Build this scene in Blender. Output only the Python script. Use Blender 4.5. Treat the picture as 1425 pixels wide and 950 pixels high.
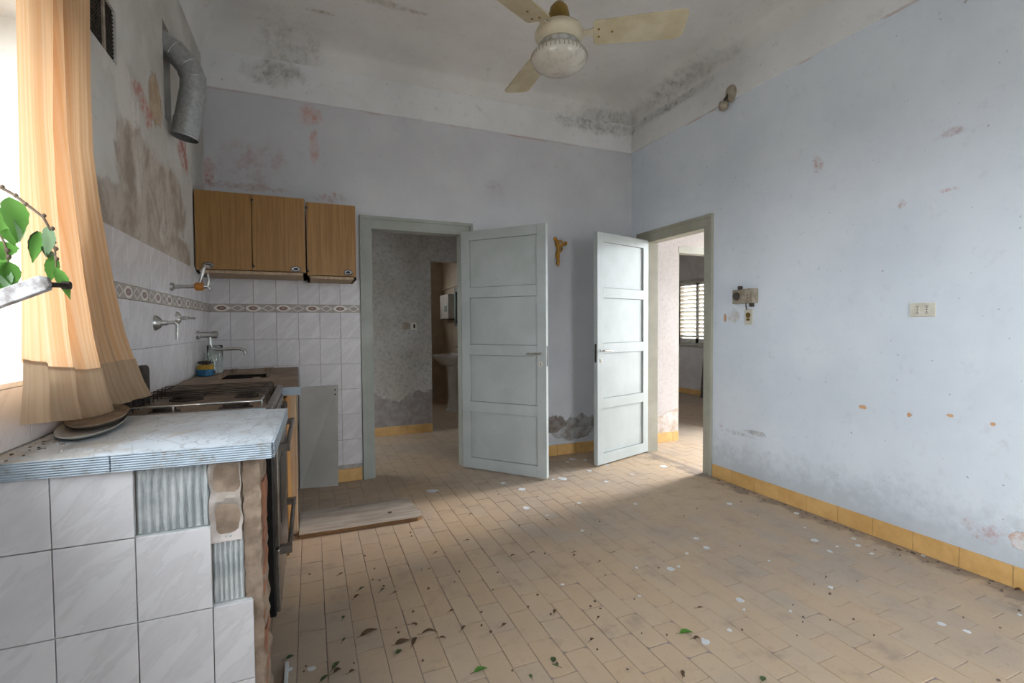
import bpy, bmesh, math, random
from mathutils import Vector, Matrix
random.seed(7)
for o in list(bpy.data.objects): bpy.data.objects.remove(o)
scn = bpy.context.scene
COL = scn.collection
PI = math.pi

# ------------------------------------------------------------------ camera
FPX, YAW, PITCH, ROLL = 670.65, .3962, -.0316, -.0070
CAM = Vector((0, 0, 1.2162))
_f = Vector((math.sin(YAW)*math.cos(PITCH), math.cos(YAW)*math.cos(PITCH), math.sin(PITCH)))
_r0 = Vector((math.cos(YAW), -math.sin(YAW), 0)); _u0 = _r0.cross(_f)
_r = math.cos(ROLL)*_r0 + math.sin(ROLL)*_u0
_u = -math.sin(ROLL)*_r0 + math.cos(ROLL)*_u0
cam_d = bpy.data.cameras.new('camera'); cam = bpy.data.objects.new('camera', cam_d); COL.objects.link(cam)
cam_d.sensor_fit = 'HORIZONTAL'; cam_d.sensor_width = 36; cam_d.lens = FPX/1425*36
cam_d.clip_start = .02
m = Matrix((_r, _u, -_f)).transposed().to_4x4(); m.translation = CAM
cam.matrix_world = m
scn.camera = cam

# ------------------------------------------------------------------ sky and exposure
wd = bpy.data.worlds.new('overcast_sky'); scn.world = wd; wd.use_nodes = True
bg = wd.node_tree.nodes['Background']
bg.inputs[0].default_value = (.88, .945, 1.0, 1); bg.inputs[1].default_value = 8.0
scn.view_settings.view_transform = 'Standard'; scn.view_settings.look = 'None'
scn.view_settings.gamma = 1; scn.view_settings.use_curve_mapping = False
scn.view_settings.exposure = 0.66

sun_d = bpy.data.lights.new('hazy_sun', 'SUN'); sun_d.energy = 3.4; sun_d.angle = math.radians(14); sun_d.color = (1, .94, .89)
sun = bpy.data.objects.new('hazy_sun', sun_d); COL.objects.link(sun)
sun.rotation_euler = Vector((-1, -.15, -.42)).to_track_quat('-Z', 'Y').to_euler()

def portal(name, loc, sx, sy, direction):
    """sampling guide for the sky in a wall opening: gives no light of its own"""
    l = bpy.data.lights.new(name, 'AREA'); l.shape = 'RECTANGLE'; l.size = sx; l.size_y = sy
    l.cycles.is_portal = True
    o = bpy.data.objects.new(name, l); COL.objects.link(o); o.location = loc
    o.rotation_euler = Vector(direction).to_track_quat('-Z', 'Y').to_euler()
    return o

# room measures (metres)
XL, XR, YB, YR = -.668, 2.969, 3.996, -.75
HF, HC = 2.9145, 3.34
WY0, WY1, WZ0, WZ1 = -.55, 1.81, 1.08, 2.09      # kitchen window in the left wall
portal('sky_portal', (XL-.29, (WY0+WY1)/2, (WZ0+WZ1)/2), 1.0, 2.36, (1, 0, 0))
RO = (1.55, 2.25, 2.05)                            # unseen opening added behind the camera for frontal fill light
portal('sky_portal', ((RO[0]+RO[1])/2, YR-.19, RO[2]/2), RO[1]-RO[0], RO[2], (0, 1, 0))
portal('sky_portal', (1.0, 8.05, 1.9), .7, .5, (0, -1, 0))
portal('sky_portal', (4.75, 3.2, 1.2), 2.4, 1.5, (-1, 0, 0))
portal('sky_portal', (-.93, 5.23, 1.05), 1.9, .36, (1, 0, 0))
portal('sky_portal', (4.3, 8.55, 1.6), .6, .8, (0, -1, 0))

# ------------------------------------------------------------------ pixel -> point helpers
def ray(x, y): return _f + ((x-712.5)*_r - (y-475)*_u)/FPX
def onplane(ax, v, x, y):
    d = ray(x, y); return CAM + d*((v-CAM[ax])/d[ax])
def onback(x, y, v=YB): return onplane(1, v, x, y)
def onright(x, y, v=XR): return onplane(0, v, x, y)
def onleft(x, y, v=XL): return onplane(0, v, x, y)
def onfloor(x, y, v=0.0): return onplane(2, v, x, y)
def proj(P):
    d = Vector(P)-CAM; w = d.dot(_f)
    return 712.5+FPX*d.dot(_r)/w, 475-FPX*d.dot(_u)/w, w

# ------------------------------------------------------------------ materials
def hx(s):
    s = s.lstrip('#'); c = [int(s[i:i+2], 16)/255 for i in (0, 2, 4)]
    return tuple((v/12.92 if v <= .04045 else ((v+.055)/1.055)**2.4) for v in c)+(1,)
class Mat:
    def __init__(s, name):
        s.m = bpy.data.materials.new(name); s.m.use_nodes = True
        s.t = s.m.node_tree; s.N = s.t.nodes; s.L = s.t.links
        s.b = s.N['Principled BSDF']; s._pos = None
    def n(s, typ, **kw):
        o = s.N.new(typ)
        for k, v in kw.items(): setattr(o, k, v)
        return o
    def put(s, sock, v):
        if hasattr(v, 'is_output') or isinstance(v, bpy.types.NodeSocket): s.L.new(v, sock)
        else: sock.default_value = v
    @property
    def pos(s):
        if s._pos is None: s._pos = s.n('ShaderNodeNewGeometry').outputs['Position']
        return s._pos
    def obj(s): return s.n('ShaderNodeTexCoord').outputs['Object']
    def uv(s): return s.n('ShaderNodeTexCoord').outputs['UV']
    def rnd(s): return s.n('ShaderNodeObjectInfo').outputs['Random']
    def sep(s, v):
        q = s.n('ShaderNodeSeparateXYZ'); s.put(q.inputs[0], v); return q.outputs
    def mapping(s, v, scale=(1, 1, 1), loc=(0, 0, 0), rot=(0, 0, 0)):
        q = s.n('ShaderNodeMapping'); s.put(q.inputs[0], v)
        q.inputs['Scale'].default_value = scale; q.inputs['Location'].default_value = loc; q.inputs['Rotation'].default_value = rot
        return q.outputs[0]
    def noise(s, scale, detail=4, rough=.6, vec=None, dist=0):
        q = s.n('ShaderNodeTexNoise'); s.put(q.inputs['Vector'], vec if vec is not None else s.pos)
        q.inputs['Scale'].default_value = scale; q.inputs['Detail'].default_value = detail
        q.inputs['Roughness'].default_value = rough; q.inputs['Distortion'].default_value = dist
        return q.outputs[0]
    def voro(s, scale, vec=None, feature='DISTANCE_TO_EDGE'):
        q = s.n('ShaderNodeTexVoronoi', feature=feature); s.put(q.inputs['Vector'], vec if vec is not None else s.pos)
        q.inputs['Scale'].default_value = scale; return q.outputs['Distance']
    def wave(s, scale, vec, dist=0, direction='X', detail=2):
        q = s.n('ShaderNodeTexWave', bands_direction=direction); s.put(q.inputs['Vector'], vec)
        q.inputs['Scale'].default_value = scale; q.inputs['Distortion'].default_value = dist; q.inputs['Detail'].default_value = detail
        return q.outputs['Fac']
    def math(s, op, a, b=0.0, c=0.0):
        q = s.n('ShaderNodeMath', operation=op); s.put(q.inputs[0], a); s.put(q.inputs[1], b); s.put(q.inputs[2], c); return q.outputs[0]
    def mr(s, v, a, b, c=0.0, d=1.0, smooth=True):
        q = s.n('ShaderNodeMapRange', interpolation_type='SMOOTHSTEP' if smooth else 'LINEAR')
        s.put(q.inputs[0], v)
        for i, w in enumerate((a, b, c, d)): s.put(q.inputs[i+1], w)
        return q.outputs[0]
    def mix(s, f, A, B, blend='MIX'):
        q = s.n('ShaderNodeMix', data_type='RGBA', blend_type=blend)
        s.put(q.inputs[0], f); s.put(q.inputs[6], A); s.put(q.inputs[7], B); return q.outputs[2]
    def blob(s, c, r, amp=.7, scale=9, edge=.1, det=5, frag=0.0):
        """ragged patch around c with radii r (world metres)"""
        q = s.n('ShaderNodeVectorMath', operation='SUBTRACT'); s.put(q.inputs[0], s.pos); q.inputs[1].default_value = tuple(c)
        w = s.n('ShaderNodeVectorMath', operation='DIVIDE'); s.L.new(q.outputs[0], w.inputs[0]); w.inputs[1].default_value = tuple(r)
        l = s.n('ShaderNodeVectorMath', operation='LENGTH'); s.L.new(w.outputs[0], l.inputs[0])
        nz = s.noise(scale, det, .65)
        d = s.math('ADD', l.outputs['Value'], s.math('MULTIPLY', s.math('SUBTRACT', nz, .5), amp*2))
        o = s.mr(d, 1.0, 1.0-edge)
        if frag: o = s.math('MULTIPLY', o, s.mr(s.noise(scale*2.2, 7, .75), .5-.1*frag, .5+.16, 1-frag, 1))
        return o
    def mx(s, *a):
        o = a[0]
        for b in a[1:]: o = s.math('MAXIMUM', o, b)
        return o
    def bump(s, h, strength=.3, dist=.01, invert=False):
        q = s.n('ShaderNodeBump', invert=invert); s.put(q.inputs['Height'], h)
        q.inputs['Strength'].default_value = strength; q.inputs['Distance'].default_value = dist
        s.L.new(q.outputs[0], s.b.inputs['Normal'])
    def fin(s, col, rough=.6, metal=0.0, spec=.4):
        s.put(s.b.inputs['Base Color'], col); s.put(s.b.inputs['Roughness'], rough); s.put(s.b.inputs['Metallic'], metal)
        s.b.inputs['Specular IOR Level'].default_value = spec
        return s.m
def simple(name, c1, c2, scale=12, rough=.6, metal=0.0, spec=.4, bump=0.0, lo=.35, hi=.65, local=False):
    q = Mat(name); v = q.obj() if local else None
    nz = q.noise(scale, 5, .6, v)
    if bump: q.bump(nz, bump, .004)
    return q.fin(q.mix(q.mr(nz, lo, hi), hx(c1), hx(c2)), rough, metal, spec)

def paint_wall(name, base, base2, blobs, dirt=.25, low_dirt=0.0, pink_line=False, crack=None):
    """old wall paint; blobs = list of (centre, radii, colour1, colour2, amp, scale)"""
    q = Mat(name)
    n1 = q.noise(1.6, 5, .6); n2 = q.noise(14, 6, .7); n3 = q.noise(90, 3, .6)
    col = q.mix(q.mr(n1, .35, .68), hx(base), hx(base2))
    col = q.mix(q.math('MULTIPLY', q.mr(n2, .56, .78), dirt), col, hx('#8d8a86'))
    sp = q.mr(q.noise(38, 2, .5), .73, .76)
    col = q.mix(q.math('MULTIPLY', sp, .55), col, hx('#86807a'))
    h = q.math('MULTIPLY', n3, .12)
    if low_dirt:
        z = q.sep(q.pos)[2]
        ld = q.mr(q.math('ADD', z, q.math('MULTIPLY', q.math('SUBTRACT', n2, .5), .5)), .42, .1)
        col = q.mix(q.math('MULTIPLY', ld, low_dirt), col, hx('#8f959a'))
    if pink_line:
        z = q.sep(q.pos)[2]
        pk = q.math('MULTIPLY', q.mr(z, HF-.016, HF-.009), q.mr(q.noise(2.3, 3, .6), .5, .66))
        col = q.mix(q.math('MULTIPLY', pk, .6), col, hx('#b99088'))
    if crack:
        rg = q.blob(crack[0], crack[1], .3, 3, .3)
        cr = q.math('MULTIPLY', q.mr(q.math('ABSOLUTE', q.math('SUBTRACT', q.noise(.9, 4, .45), .5)), .0022, .0004), rg)
        col = q.mix(q.math('MULTIPLY', cr, .55), col, hx('#6f6863'))
    for c, r, c1, c2, amp, sc, soft in blobs:
        mk = q.blob(c, r, amp, sc, *((.75, 5, .85) if soft is True else (.6, 6, .7) if soft else (.1, 5, 0.0)))
        nn = q.noise(11, 6, .7)
        col = q.mix(mk, col, q.mix(q.mr(nn, .36, .64), hx(c1), hx(c2)))
        h = q.math('SUBTRACT', h, q.math('MULTIPLY', mk, q.math('MULTIPLY', q.math('ADD', .55, q.math('MULTIPLY', nn, .7)), .08 if soft else 1.0)))
    q.bump(h, .7, .006)
    return q.fin(col, .75, 0, .25)

def stain(fn, x, y, rx, ry, c1, c2, amp=.7, sc=9, soft=True):
    """a patch given by its place on a wall in the photograph and its size in metres"""
    P = fn(x, y)
    flat = .5
    r = (rx, flat, ry) if fn is onback else (flat, rx, ry)
    return (tuple(P), r, c1, c2, amp, sc, soft)

PINK = ('#b98a80', '#c79d95')
M = {}
M['back'] = paint_wall('grey_blue_wall_paint', '#d0d0d3', '#c6c6ca', [
    stain(onback, 430, 160, .10, .10, '#c2897c', '#cdb3ad', .9, 8, 'mid'),
    stain(onback, 437, 205, .045, .15, '#c2897c', '#c6aaa4', .8, 12, 'mid'),
    stain(onback, 290, 240, .05, .13, '#c0806f', '#b08a7d', .7, 14, 'mid'),
    stain(onback, 345, 260, .30, .035, '#a88073', '#b3a49f', 1.5, 14, 'mid'),
    stain(onback, 460, 274, .14, .05, '#b08478', '#aaa5a5', 1.4, 18),
    stain(onback, 350, 220, .30, .25, '#b8a3a3', '#b5aaac', 1.1, 4),
    stain(onback, 800, 594, .30, .12, '#8a8078', '#b4b3b2', .8, 7, False),
    stain(onback, 770, 590, .12, .08, '#776c63', '#968e86', .9, 12, False),
    stain(onback, 690, 262, .14, .09, '#b9a9ab', '#b7b4b9', 1.2, 9),
], .22, .2, True)
M['right'] = paint_wall('pale_blue_wall_paint', '#dfe6ee', '#d5dde7', [
    stain(onright, 1137, 228, .045, .07, '#bd9a9c', '#c4adb2', .9, 18),
    stain(onright, 1320, 264, .05, .016, '#c08f8f', '#bfa9ae', .9, 30),
    stain(onright, 1255, 284, .035, .03, '#bd9da0', '#bfaab0', 1, 25),
    stain(onright, 1328, 183, .07, .03, '#b9a1a8', '#b8acb5', 1.1, 22),
    stain(onright, 1021, 440, .075, .06, '#a3906c', '#b9ad98', .6, 12, 'mid'),
    stain(onright, 1009, 442, .014, .035, '#c99b75', '#c09a80', .4, 20, False),
    stain(onright, 1028, 603, .17, .025, '#b7bac0', '#a8a9ab', 1.2, 12),
    stain(onright, 1003, 592, .03, .02, '#c0919f', '#c5a5b0', .6, 30),
    stain(onright, 1372, 742, .10, .05, '#b98f92', '#b2b3ba', 1.2, 22),
    stain(onright, 1418, 752, .035, .045, '#c39377', '#d8d9dc', .7, 22, False),
    stain(onright, 1200, 566, .022, .012, '#d3ab86', '#cda27c', .7, 30, False), stain(onright, 1265, 577, .010, .012, '#d3ab86', '#cda27c', .5, 30, False),
    stain(onright, 1382, 590, .010, .009, '#d3ab86', '#cda27c', .5, 30, False), stain(onright, 1322, 578, .016, .008, '#d3ab86', '#cda27c', .8, 30, False),
    stain(onright, 1050, 602, .10, .018, '#d9dde3', '#aeb0b3', 1.1, 12, False),
], .16, .45, True)
LB = lambda x, y, rx, ry, a, b, amp=.7, sc=8, soft=False: stain(onleft, x, y, rx, ry, a, b, amp, sc, soft)
q = Mat('peeling_whitewash')
st = q.mapping(q.pos, (1, 1.1, .7))
n1 = q.noise(1.7, 5, .6); n2 = q.noise(5, 7, .7, st, .5); n3 = q.noise(70, 4, .65); n4 = q.noise(16, 6, .75); n5 = q.noise(3.1, 6, .65, st)
col = q.mix(q.mr(n1, .36, .66), hx('#cfccc6'), hx('#b5b1aa'))
col = q.mix(q.mr(n4, .55, .8, 0, .5), col, hx('#96908a'))
def reg(px, py, ry, rz, amp, sc, edge): return q.blob(tuple(onleft(px, py)), (.5, ry, rz), amp, sc, edge, 6)
big_ = q.mx(reg(205, 330, .85, .16, .4, 4, .15), reg(225, 270, .55, .20, .5, 5, .25), reg(185, 225, .24, .22, .6, 7, .25))
pl = q.mix(q.mr(n2, .38, .60), hx('#998b7d'), hx('#b8ada2'))
pl = q.mix(q.mr(n5, .53, .66, 0, .8), pl, hx('#ccc5bd'))
pl = q.mix(q.mr(n4, .56, .68, 0, .5), pl, hx('#86796d'))
col = q.mix(big_, col, pl)
ochre = reg(216, 140, .11, .13, .6, 9, .1); col = q.mix(ochre, col, q.mix(q.mr(n4, .4, .6), hx('#b9a68e'), hx('#a8937b')))
pk = q.math('MULTIPLY', q.mx(reg(192, 128, .2, .05, 1.0, 11, .5), reg(255, 215, .16, .12, .9, 12, .5), reg(205, 160, .12, .06, .9, 14, .5)), q.mr(n4, .42, .58, .15, 1))
col = q.mix(pk, col, hx('#b58176'))
wh = q.math('MULTIPLY', reg(165, 120, .28, .13, .8, 7, .3), q.mr(n2, .44, .56)); col = q.mix(wh, col, hx('#d2cdc6'))
q.bump(q.math('SUBTRACT', q.math('ADD', q.math('MULTIPLY', n3, .12), q.math('MULTIPLY', n2, .35)), q.math('ADD', q.math('MULTIPLY', big_, .6), ochre)), .8, .007)
M['left'] = q.fin(col, .8, 0, .2)
M['ceil'] = paint_wall('stained_white_ceiling_paint', '#e2e0dd', '#d6d4d1', [
    ((1.6, 2.35, HC), (.055, .05, .4), '#b39c88', '#b8a592', .7, 12, True),
    ((2.25, 2.0, HC), (.10, .045, .4), '#b39c88', '#b8a592', .8, 12, True),
    ((2.3, 2.75, HC), (.10, .04, .4), '#ab9a8c', '#b8a99c', .8, 12, True),
    ((.55, 3.3, HC), (.24, .05, .4), '#a58d72', '#b3aba2', 1.2, 10, True),
    ((.1, 3.55, HC), (.12, .03, .4), '#9c8568', '#a99a85', .8, 14, True),
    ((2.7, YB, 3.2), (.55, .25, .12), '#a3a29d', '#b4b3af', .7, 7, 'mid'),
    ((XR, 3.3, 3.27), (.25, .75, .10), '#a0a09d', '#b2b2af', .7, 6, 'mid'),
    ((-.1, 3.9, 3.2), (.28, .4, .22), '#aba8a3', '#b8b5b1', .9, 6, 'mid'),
], .3)
M['frieze'] = paint_wall('white_frieze_paint', '#e8e8e8', '#dcdcdc', [
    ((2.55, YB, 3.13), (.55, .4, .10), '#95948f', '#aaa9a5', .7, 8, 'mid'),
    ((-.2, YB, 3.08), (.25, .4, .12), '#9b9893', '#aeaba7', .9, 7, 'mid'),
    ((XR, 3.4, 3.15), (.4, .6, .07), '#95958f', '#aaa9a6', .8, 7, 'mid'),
], .3)
def peel_wall(name, base, base2, z, c1, c2, texture=.3):
    q = Mat(name); nb = q.noise(2.6, 5, .6); zz = q.sep(q.pos)[2]
    e = q.math('ADD', zz, q.math('MULTIPLY', q.math('SUBTRACT', nb, .5), .75))
    mk = q.mr(e, z+.012, z-.012); nn = q.noise(10, 6, .7)
    n4 = q.noise(30, 5, .75)
    col = q.mix(q.mr(n4, .42, .78, 0, texture), q.mix(q.mr(q.noise(1.5, 4), .35, .65), hx(base), hx(base2)), hx('#7e7b78'))
    col = q.mix(mk, col, q.mix(q.mr(nn, .35, .65), hx(c1), hx(c2)))
    q.bump(q.math('SUBTRACT', q.math('MULTIPLY', n4, .3), mk), .7, .008)
    return q.fin(col, .8, 0, .2)
M['lhall'] = peel_wall('mouldy_peeling_hall_paint', '#c6c4c1', '#b3ada3', .42, '#8d8681', '#a39c97', .75)
M['rhall'] = peel_wall('pinkish_white_hall_paint', '#c2bab6', '#b8b0ab', .29, '#b09a86', '#c9c3be', .35)
M['plain_wall'] = simple('plain_room_paint', '#bdb8b3', '#b0aaa4', 4, .8)
M['dim_wall'] = simple('grey_bedroom_paint', '#c9c5c2', '#bbb6b2', 4, .8)

q = Mat('ochre_skirting_tile'); nn = q.noise(9, 5, .65)
M['skirt'] = q.fin(q.mix(q.mr(q.rnd(), 0, 1, 0, .35), q.mix(q.mr(nn, .35, .7), hx('#d8ae70'), hx('#c59a5e')), hx('#c79a5c')), .45)
M['grout'] = simple('grey_grout', '#b9b3ad', '#a39c95', 30, .9)
M['skirt_grout'] = simple('tan_skirting_joint', '#cdb08a', '#bda27e', 30, .9)
M['floor_grout'] = simple('purple_grey_floor_grout', '#938689', '#8f837c', 8, .95)
q = Mat('dusty_beige_floor_tile')
big = q.noise(.9, 4, .6); mid = q.noise(6, 6, .7); fine = q.noise(60, 4, .7)
c = q.mix(q.mr(big, .38, .62), hx('#bba58c'), hx('#aa9b8c'))
c = q.mix(q.mr(q.rnd(), 0, 1, 0, .35), c, hx('#bb9e7e'))
c = q.mix(q.mr(mid, .52, .75, 0, .6), c, hx('#94857a'))
c = q.mix(q.mr(fine, .58, .75, 0, .35), c, hx('#7c6d61'))
c = q.mix(q.mr(q.noise(120, 2, .5), .70, .76, 0, .6), c, hx('#6d6058'))
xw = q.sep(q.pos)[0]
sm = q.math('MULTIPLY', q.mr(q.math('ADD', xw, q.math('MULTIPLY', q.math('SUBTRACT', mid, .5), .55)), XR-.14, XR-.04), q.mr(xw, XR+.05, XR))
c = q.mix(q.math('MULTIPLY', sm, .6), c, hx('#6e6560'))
q.bump(fine, .15, .002)
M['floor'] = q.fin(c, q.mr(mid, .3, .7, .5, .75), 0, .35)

def tile_mat(name, a, b, v):
    q = Mat(name)
    p = q.sep(q.pos); u = q.math('ADD', p[0], p[1])
    cv = q.n('ShaderNodeCombineXYZ')
    q.put(cv.inputs[0], q.math('MULTIPLY', q.math('ADD', u, p[2]), 2.2)); q.put(cv.inputs[1], q.math('MULTIPLY', q.math('SUBTRACT', u, p[2]), 9.0)); q.put(cv.inputs[2], q.math('MULTIPLY', q.rnd(), 7.0))
    w = q.noise(1.3, 5, .6, cv.outputs[0], .4)
    vein = q.mr(q.math('ABSOLUTE', q.math('SUBTRACT', w, .5)), .035, 0.0)
    c = q.mix(q.mr(w, .38, .66), hx(a), hx(b))
    c = q.mix(q.math('MULTIPLY', vein, .22), c, hx(v))
    c = q.mix(q.mr(q.rnd(), 0, 1, 0, .2), c, hx(b))
    c = q.mix(q.mr(q.noise(45, 3, .6), .74, .78, 0, .5), c, hx('#8a837c'))
    return q.fin(c, .22, 0, .5)
M['tile'] = tile_mat('marbled_white_wall_tile', '#dcd9da', '#d0cccd', '#b0abad')
q = Mat('printed_border_tile')
o = q.sep(q.obj()); xx = q.math('ABSOLUTE', o[0]); zz = o[2]
def ell(cx, rx, rz):
    dx = q.math('DIVIDE', q.math('SUBTRACT', o[0], cx), rx); dz = q.math('DIVIDE', zz, rz)
    return q.math('SQRT', q.math('ADD', q.math('MULTIPLY', dx, dx), q.math('MULTIPLY', dz, dz)))
def dia(cx, rx, rz):
    return q.math('ADD', q.math('ABSOLUTE', q.math('DIVIDE', q.math('SUBTRACT', o[0], cx), rx)), q.math('ABSOLUTE', q.math('DIVIDE', zz, rz)))
c = hx('#a49c94')
c = q.mix(q.mr(dia(-.05, .062, .034), 1.02, .98), c, hx('#ddd6cf'))
c = q.mix(q.mr(dia(.05, .046, .026), 1.02, .98), c, hx('#d3cbc3'))
c = q.mix(q.mr(dia(.05, .034, .018), 1.02, .98), c, hx('#9a8f88'))
c = q.mix(q.mr(ell(-.05, .030, .014), 1.05, .95), c, hx('#7d5f55'))
c = q.mix(q.mr(ell(-.05, .012, .006), 1.05, .9), c, hx('#a58d80'))
c = q.mix(q.mr(q.math('ABSOLUTE', zz), .0235, .0245), c, hx('#b3a596'))
M['border'] = q.fin(c, .3, 0, .5)

def wood(name, a, b, axis=(14, 14, .8), rough=.5, local=True, scale=3):
    q = Mat(name); v = q.mapping(q.obj() if local else q.pos, axis)
    w = q.noise(scale, 6, .65, v, .6); f = q.noise(scale*9, 3, .6, v)
    c = q.mix(q.mr(w, .35, .65), hx(a), hx(b)); c = q.mix(q.mr(f, .5, .7, 0, .3), c, hx(b))
    return q.fin(c, rough)
M['oak'] = wood('orange_oak_laminate', '#a27a47', '#8b6638', (22, 22, .7), .42)
M['orange_wood'] = wood('orange_brown_board', '#a8783a', '#8c6230', (14, 14, 1))
M['raw_wood'] = wood('raw_pale_wood', '#bfa88c', '#a68e73', (14, 14, 1), .7)
M['grey_wood'] = wood('dusty_grey_plank', '#b5aa9f', '#94897e', (1.2, 10, 10), .85)
M['plank_edge'] = wood('brown_plank_edge', '#80613f', '#6a4d31', (1, 10, 10), .8)
def painted(name, a, b, rough=.45):
    q = Mat(name); n1 = q.noise(3, 5, .6); n2 = q.noise(40, 4, .7)
    c = q.mix(q.mr(n1, .35, .65), hx(a), hx(b)); c = q.mix(q.mr(n2, .66, .74, 0, .5), c, hx('#6f6d68'))
    q.bump(n2, .08, .002)
    return q.fin(c, rough)
M['door'] = painted('grey_green_door_paint', '#b0b6b5', '#a7adab', .36)
M['edge_shade'] = painted('panel_edge_shade', '#7c8384', '#6e7373', .6)  # darker door color that paints in the shade at panel edges
M['frame'] = painted('grey_green_frame_paint', '#a6a9a2', '#999c93', .5)
M['frame2'] = painted('olive_grey_frame_paint', '#a8a698', '#9b988a', .5)
M['white_panel'] = painted('dull_white_board', '#b5b1aa', '#a8a49d', .55)
M['chrome'] = simple('dull_chrome', '#cfcfcc', '#aaa8a4', 25, .25, .75)
M['zinc'] = simple('galvanised_steel', '#aeb0b0', '#9b9e9f', 60, .4, .65, bump=.02)
M['black'] = simple('black_enamel', '#151515', '#24211f', 18, .3)
M['soot'] = simple('sooty_black_metal', '#2b2724', '#4a4038', 30, .6, .2)
M['iron'] = simple('rusty_dark_iron', '#4a4036', '#2c2723', 40, .6, .4)
M['steelfront'] = simple('brushed_grey_steel', '#8d8680', '#6b645d', 10, .3, .75)
M['brown_dirt'] = simple('dirty_brown_metal', '#9a8873', '#75665a', 18, .6, .1)
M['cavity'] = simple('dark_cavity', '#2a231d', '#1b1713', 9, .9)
q = Mat('marble_print_laminate'); ed = q.noise(5, 5, .6, None, 1.5)
vo = q.voro(9, q.mapping(q.pos, (1, .55, 1)), 'DISTANCE_TO_EDGE')
c = q.mix(q.mr(q.noise(4, 4, .6), .4, .6), hx('#c6d0d9'), hx('#aeb6bc'))
c = q.mix(q.mr(vo, .018, .0, 0, .35), c, hx('#7f8488')); c = q.mix(q.mr(ed, .57, .66, 0, .6), c, hx('#a39a8c'))
vn = q.mr(q.math('ABSOLUTE', q.math('SUBTRACT', q.noise(5, 6, .6, q.mapping(q.pos, (1, .6, 1)), 2.2), .5)), .022, 0, 0, .7)
c = q.mix(vn, c, hx('#8b9096'))
M['laminate'] = q.fin(c, .35)
q = Mat('blue_grey_ribbed_edge'); z = q.sep(q.pos)[2]; n2 = q.noise(40, 4, .7)
w = q.math('SINE', q.math('MULTIPLY', z, 1150.0)); q.bump(q.math('ADD', w, n2), .6, .002)
M['edge'] = q.fin(q.mix(q.mr(n2, .5, .72), hx('#a5b2bd'), hx('#8d8f8c')), .5)
M['mortar'] = simple('brown_crumbling_mortar', '#a08d7b', '#7e6c5c', 16, .95, bump=.8)
M['render'] = simple('pale_broken_render', '#c4bab4', '#a4988d', 20, .95, bump=.8)
M['brick'] = simple('red_hollow_brick', '#9c6a4f', '#86604d', 16, .9, bump=.5)
M['adhesive'] = simple('grey_tile_adhesive', '#c3c5c4', '#a6aaab', 14, .9, bump=.4)
M['sink_top'] = simple('dirty_tan_stone', '#9c8876', '#7c6a5b', 9, .7, bump=.2)
M['cream'] = simple('aged_cream_enamel', '#cdc5af', '#bdb196', 9, .4)
M['blade'] = simple('aged_cream_fan_blade', '#c5bba1', '#b3a687', 6, .5)
M['brass'] = simple('tarnished_brass_cup', '#8f7436', '#6e5728', 14, .45, .5)
M['plastic'] = simple('ivory_plastic', '#d9d6cb', '#cbc6b6', 12, .4)
M['dusty_plastic'] = simple('dusty_beige_plastic', '#a89d8d', '#8c8070', 30, .6)
M['dark_plastic'] = simple('dark_brown_plastic', '#3b3430', '#4d453f', 20, .5)
M['gold'] = simple('gilt_ornament', '#c2913e', '#a57429', 30, .45, .4)
M['ceramic'] = simple('white_glazed_ceramic', '#d6d0c8', '#c8c2ba', 5, .2)
M['bath_tile'] = simple('beige_bathroom_tile', '#c0b09b', '#b3a38e', 5, .35)
M['green_frame'] = simple('green_grey_mirror_frame', '#77827a', '#66716a', 9, .5)
q = Mat('dark_mirror'); M['mirror'] = q.fin(hx('#3a3c3d'), .05, 1.0)
M['shutter'] = simple('cream_shutter_paint', '#c9c3b8', '#b8b0a3', 12, .5)

M['green_dry'] = simple('wilted_green_leaf', '#4c5c36', '#3b4a2d', 30, .6)
M['dry'] = simple('dry_brown_leaf', '#5e4630', '#4a3625', 40, .8)
M['twig'] = simple('grey_brown_twig', '#6f5e4c', '#57493b', 30, .8)
M['chip'] = simple('white_paint_chip', '#d9dadb', '#c5c8cc', 12, .7)
M['speck'] = simple('dark_debris', '#4f443a', '#6a5c4e', 40, .9)
M['bar'] = simple('flaking_grey_bar_paint', '#a9a8a8', '#6d6663', 26, .6, bump=.3)
M['yellow'] = simple('yellow_sponge', '#b8923c', '#9d7a34', 40, .9, bump=.5)
M['blue'] = simple('blue_plastic_tub', '#2c6a8c', '#25587a', 10, .35)
M['orange_pl'] = simple('orange_plastic', '#b9782f', '#a0662a', 10, .4)
M['yard'] = simple('concrete_yard', '#a29e97', '#938f88', 3, .9)
q = Mat('clear_glass'); q.b.inputs['Transmission Weight'].default_value = 1; M['glass'] = q.fin((.85, .9, .87, 1), .03, 0, .5)
q = Mat('frosted_lens'); q.b.inputs['Transmission Weight'].default_value = .2
M['lens'] = q.fin(q.mix(q.mr(q.noise(22, 4), .45, .7), hx('#d8d2c6'), hx('#c0b8aa')), .2, 0, .6)
def cloth(name, a, b, tr, stripes):
    q = Mat(name); u = q.sep(q.uv())
    st = q.noise(1, 4, .7, q.mapping(q.uv(), (stripes, .25, 1)))
    c = q.mix(q.mr(st, .30, .74), hx(a), hx(b))
    c = q.mix(q.mr(q.noise(3, 4), .5, .75, 0, .25), c, hx('#b8a78e'))
    d = q.n('ShaderNodeBsdfDiffuse'); t = q.n('ShaderNodeBsdfTranslucent'); x = q.n('ShaderNodeMixShader')
    q.put(d.inputs[0], c); q.put(t.inputs[0], c); x.inputs[0].default_value = tr
    q.L.new(d.outputs[0], x.inputs[1]); q.L.new(t.outputs[0], x.inputs[2])
    q.L.new(x.outputs[0], q.N['Material Output'].inputs[0]); q.N.remove(q.b)
    return q.m
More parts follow.
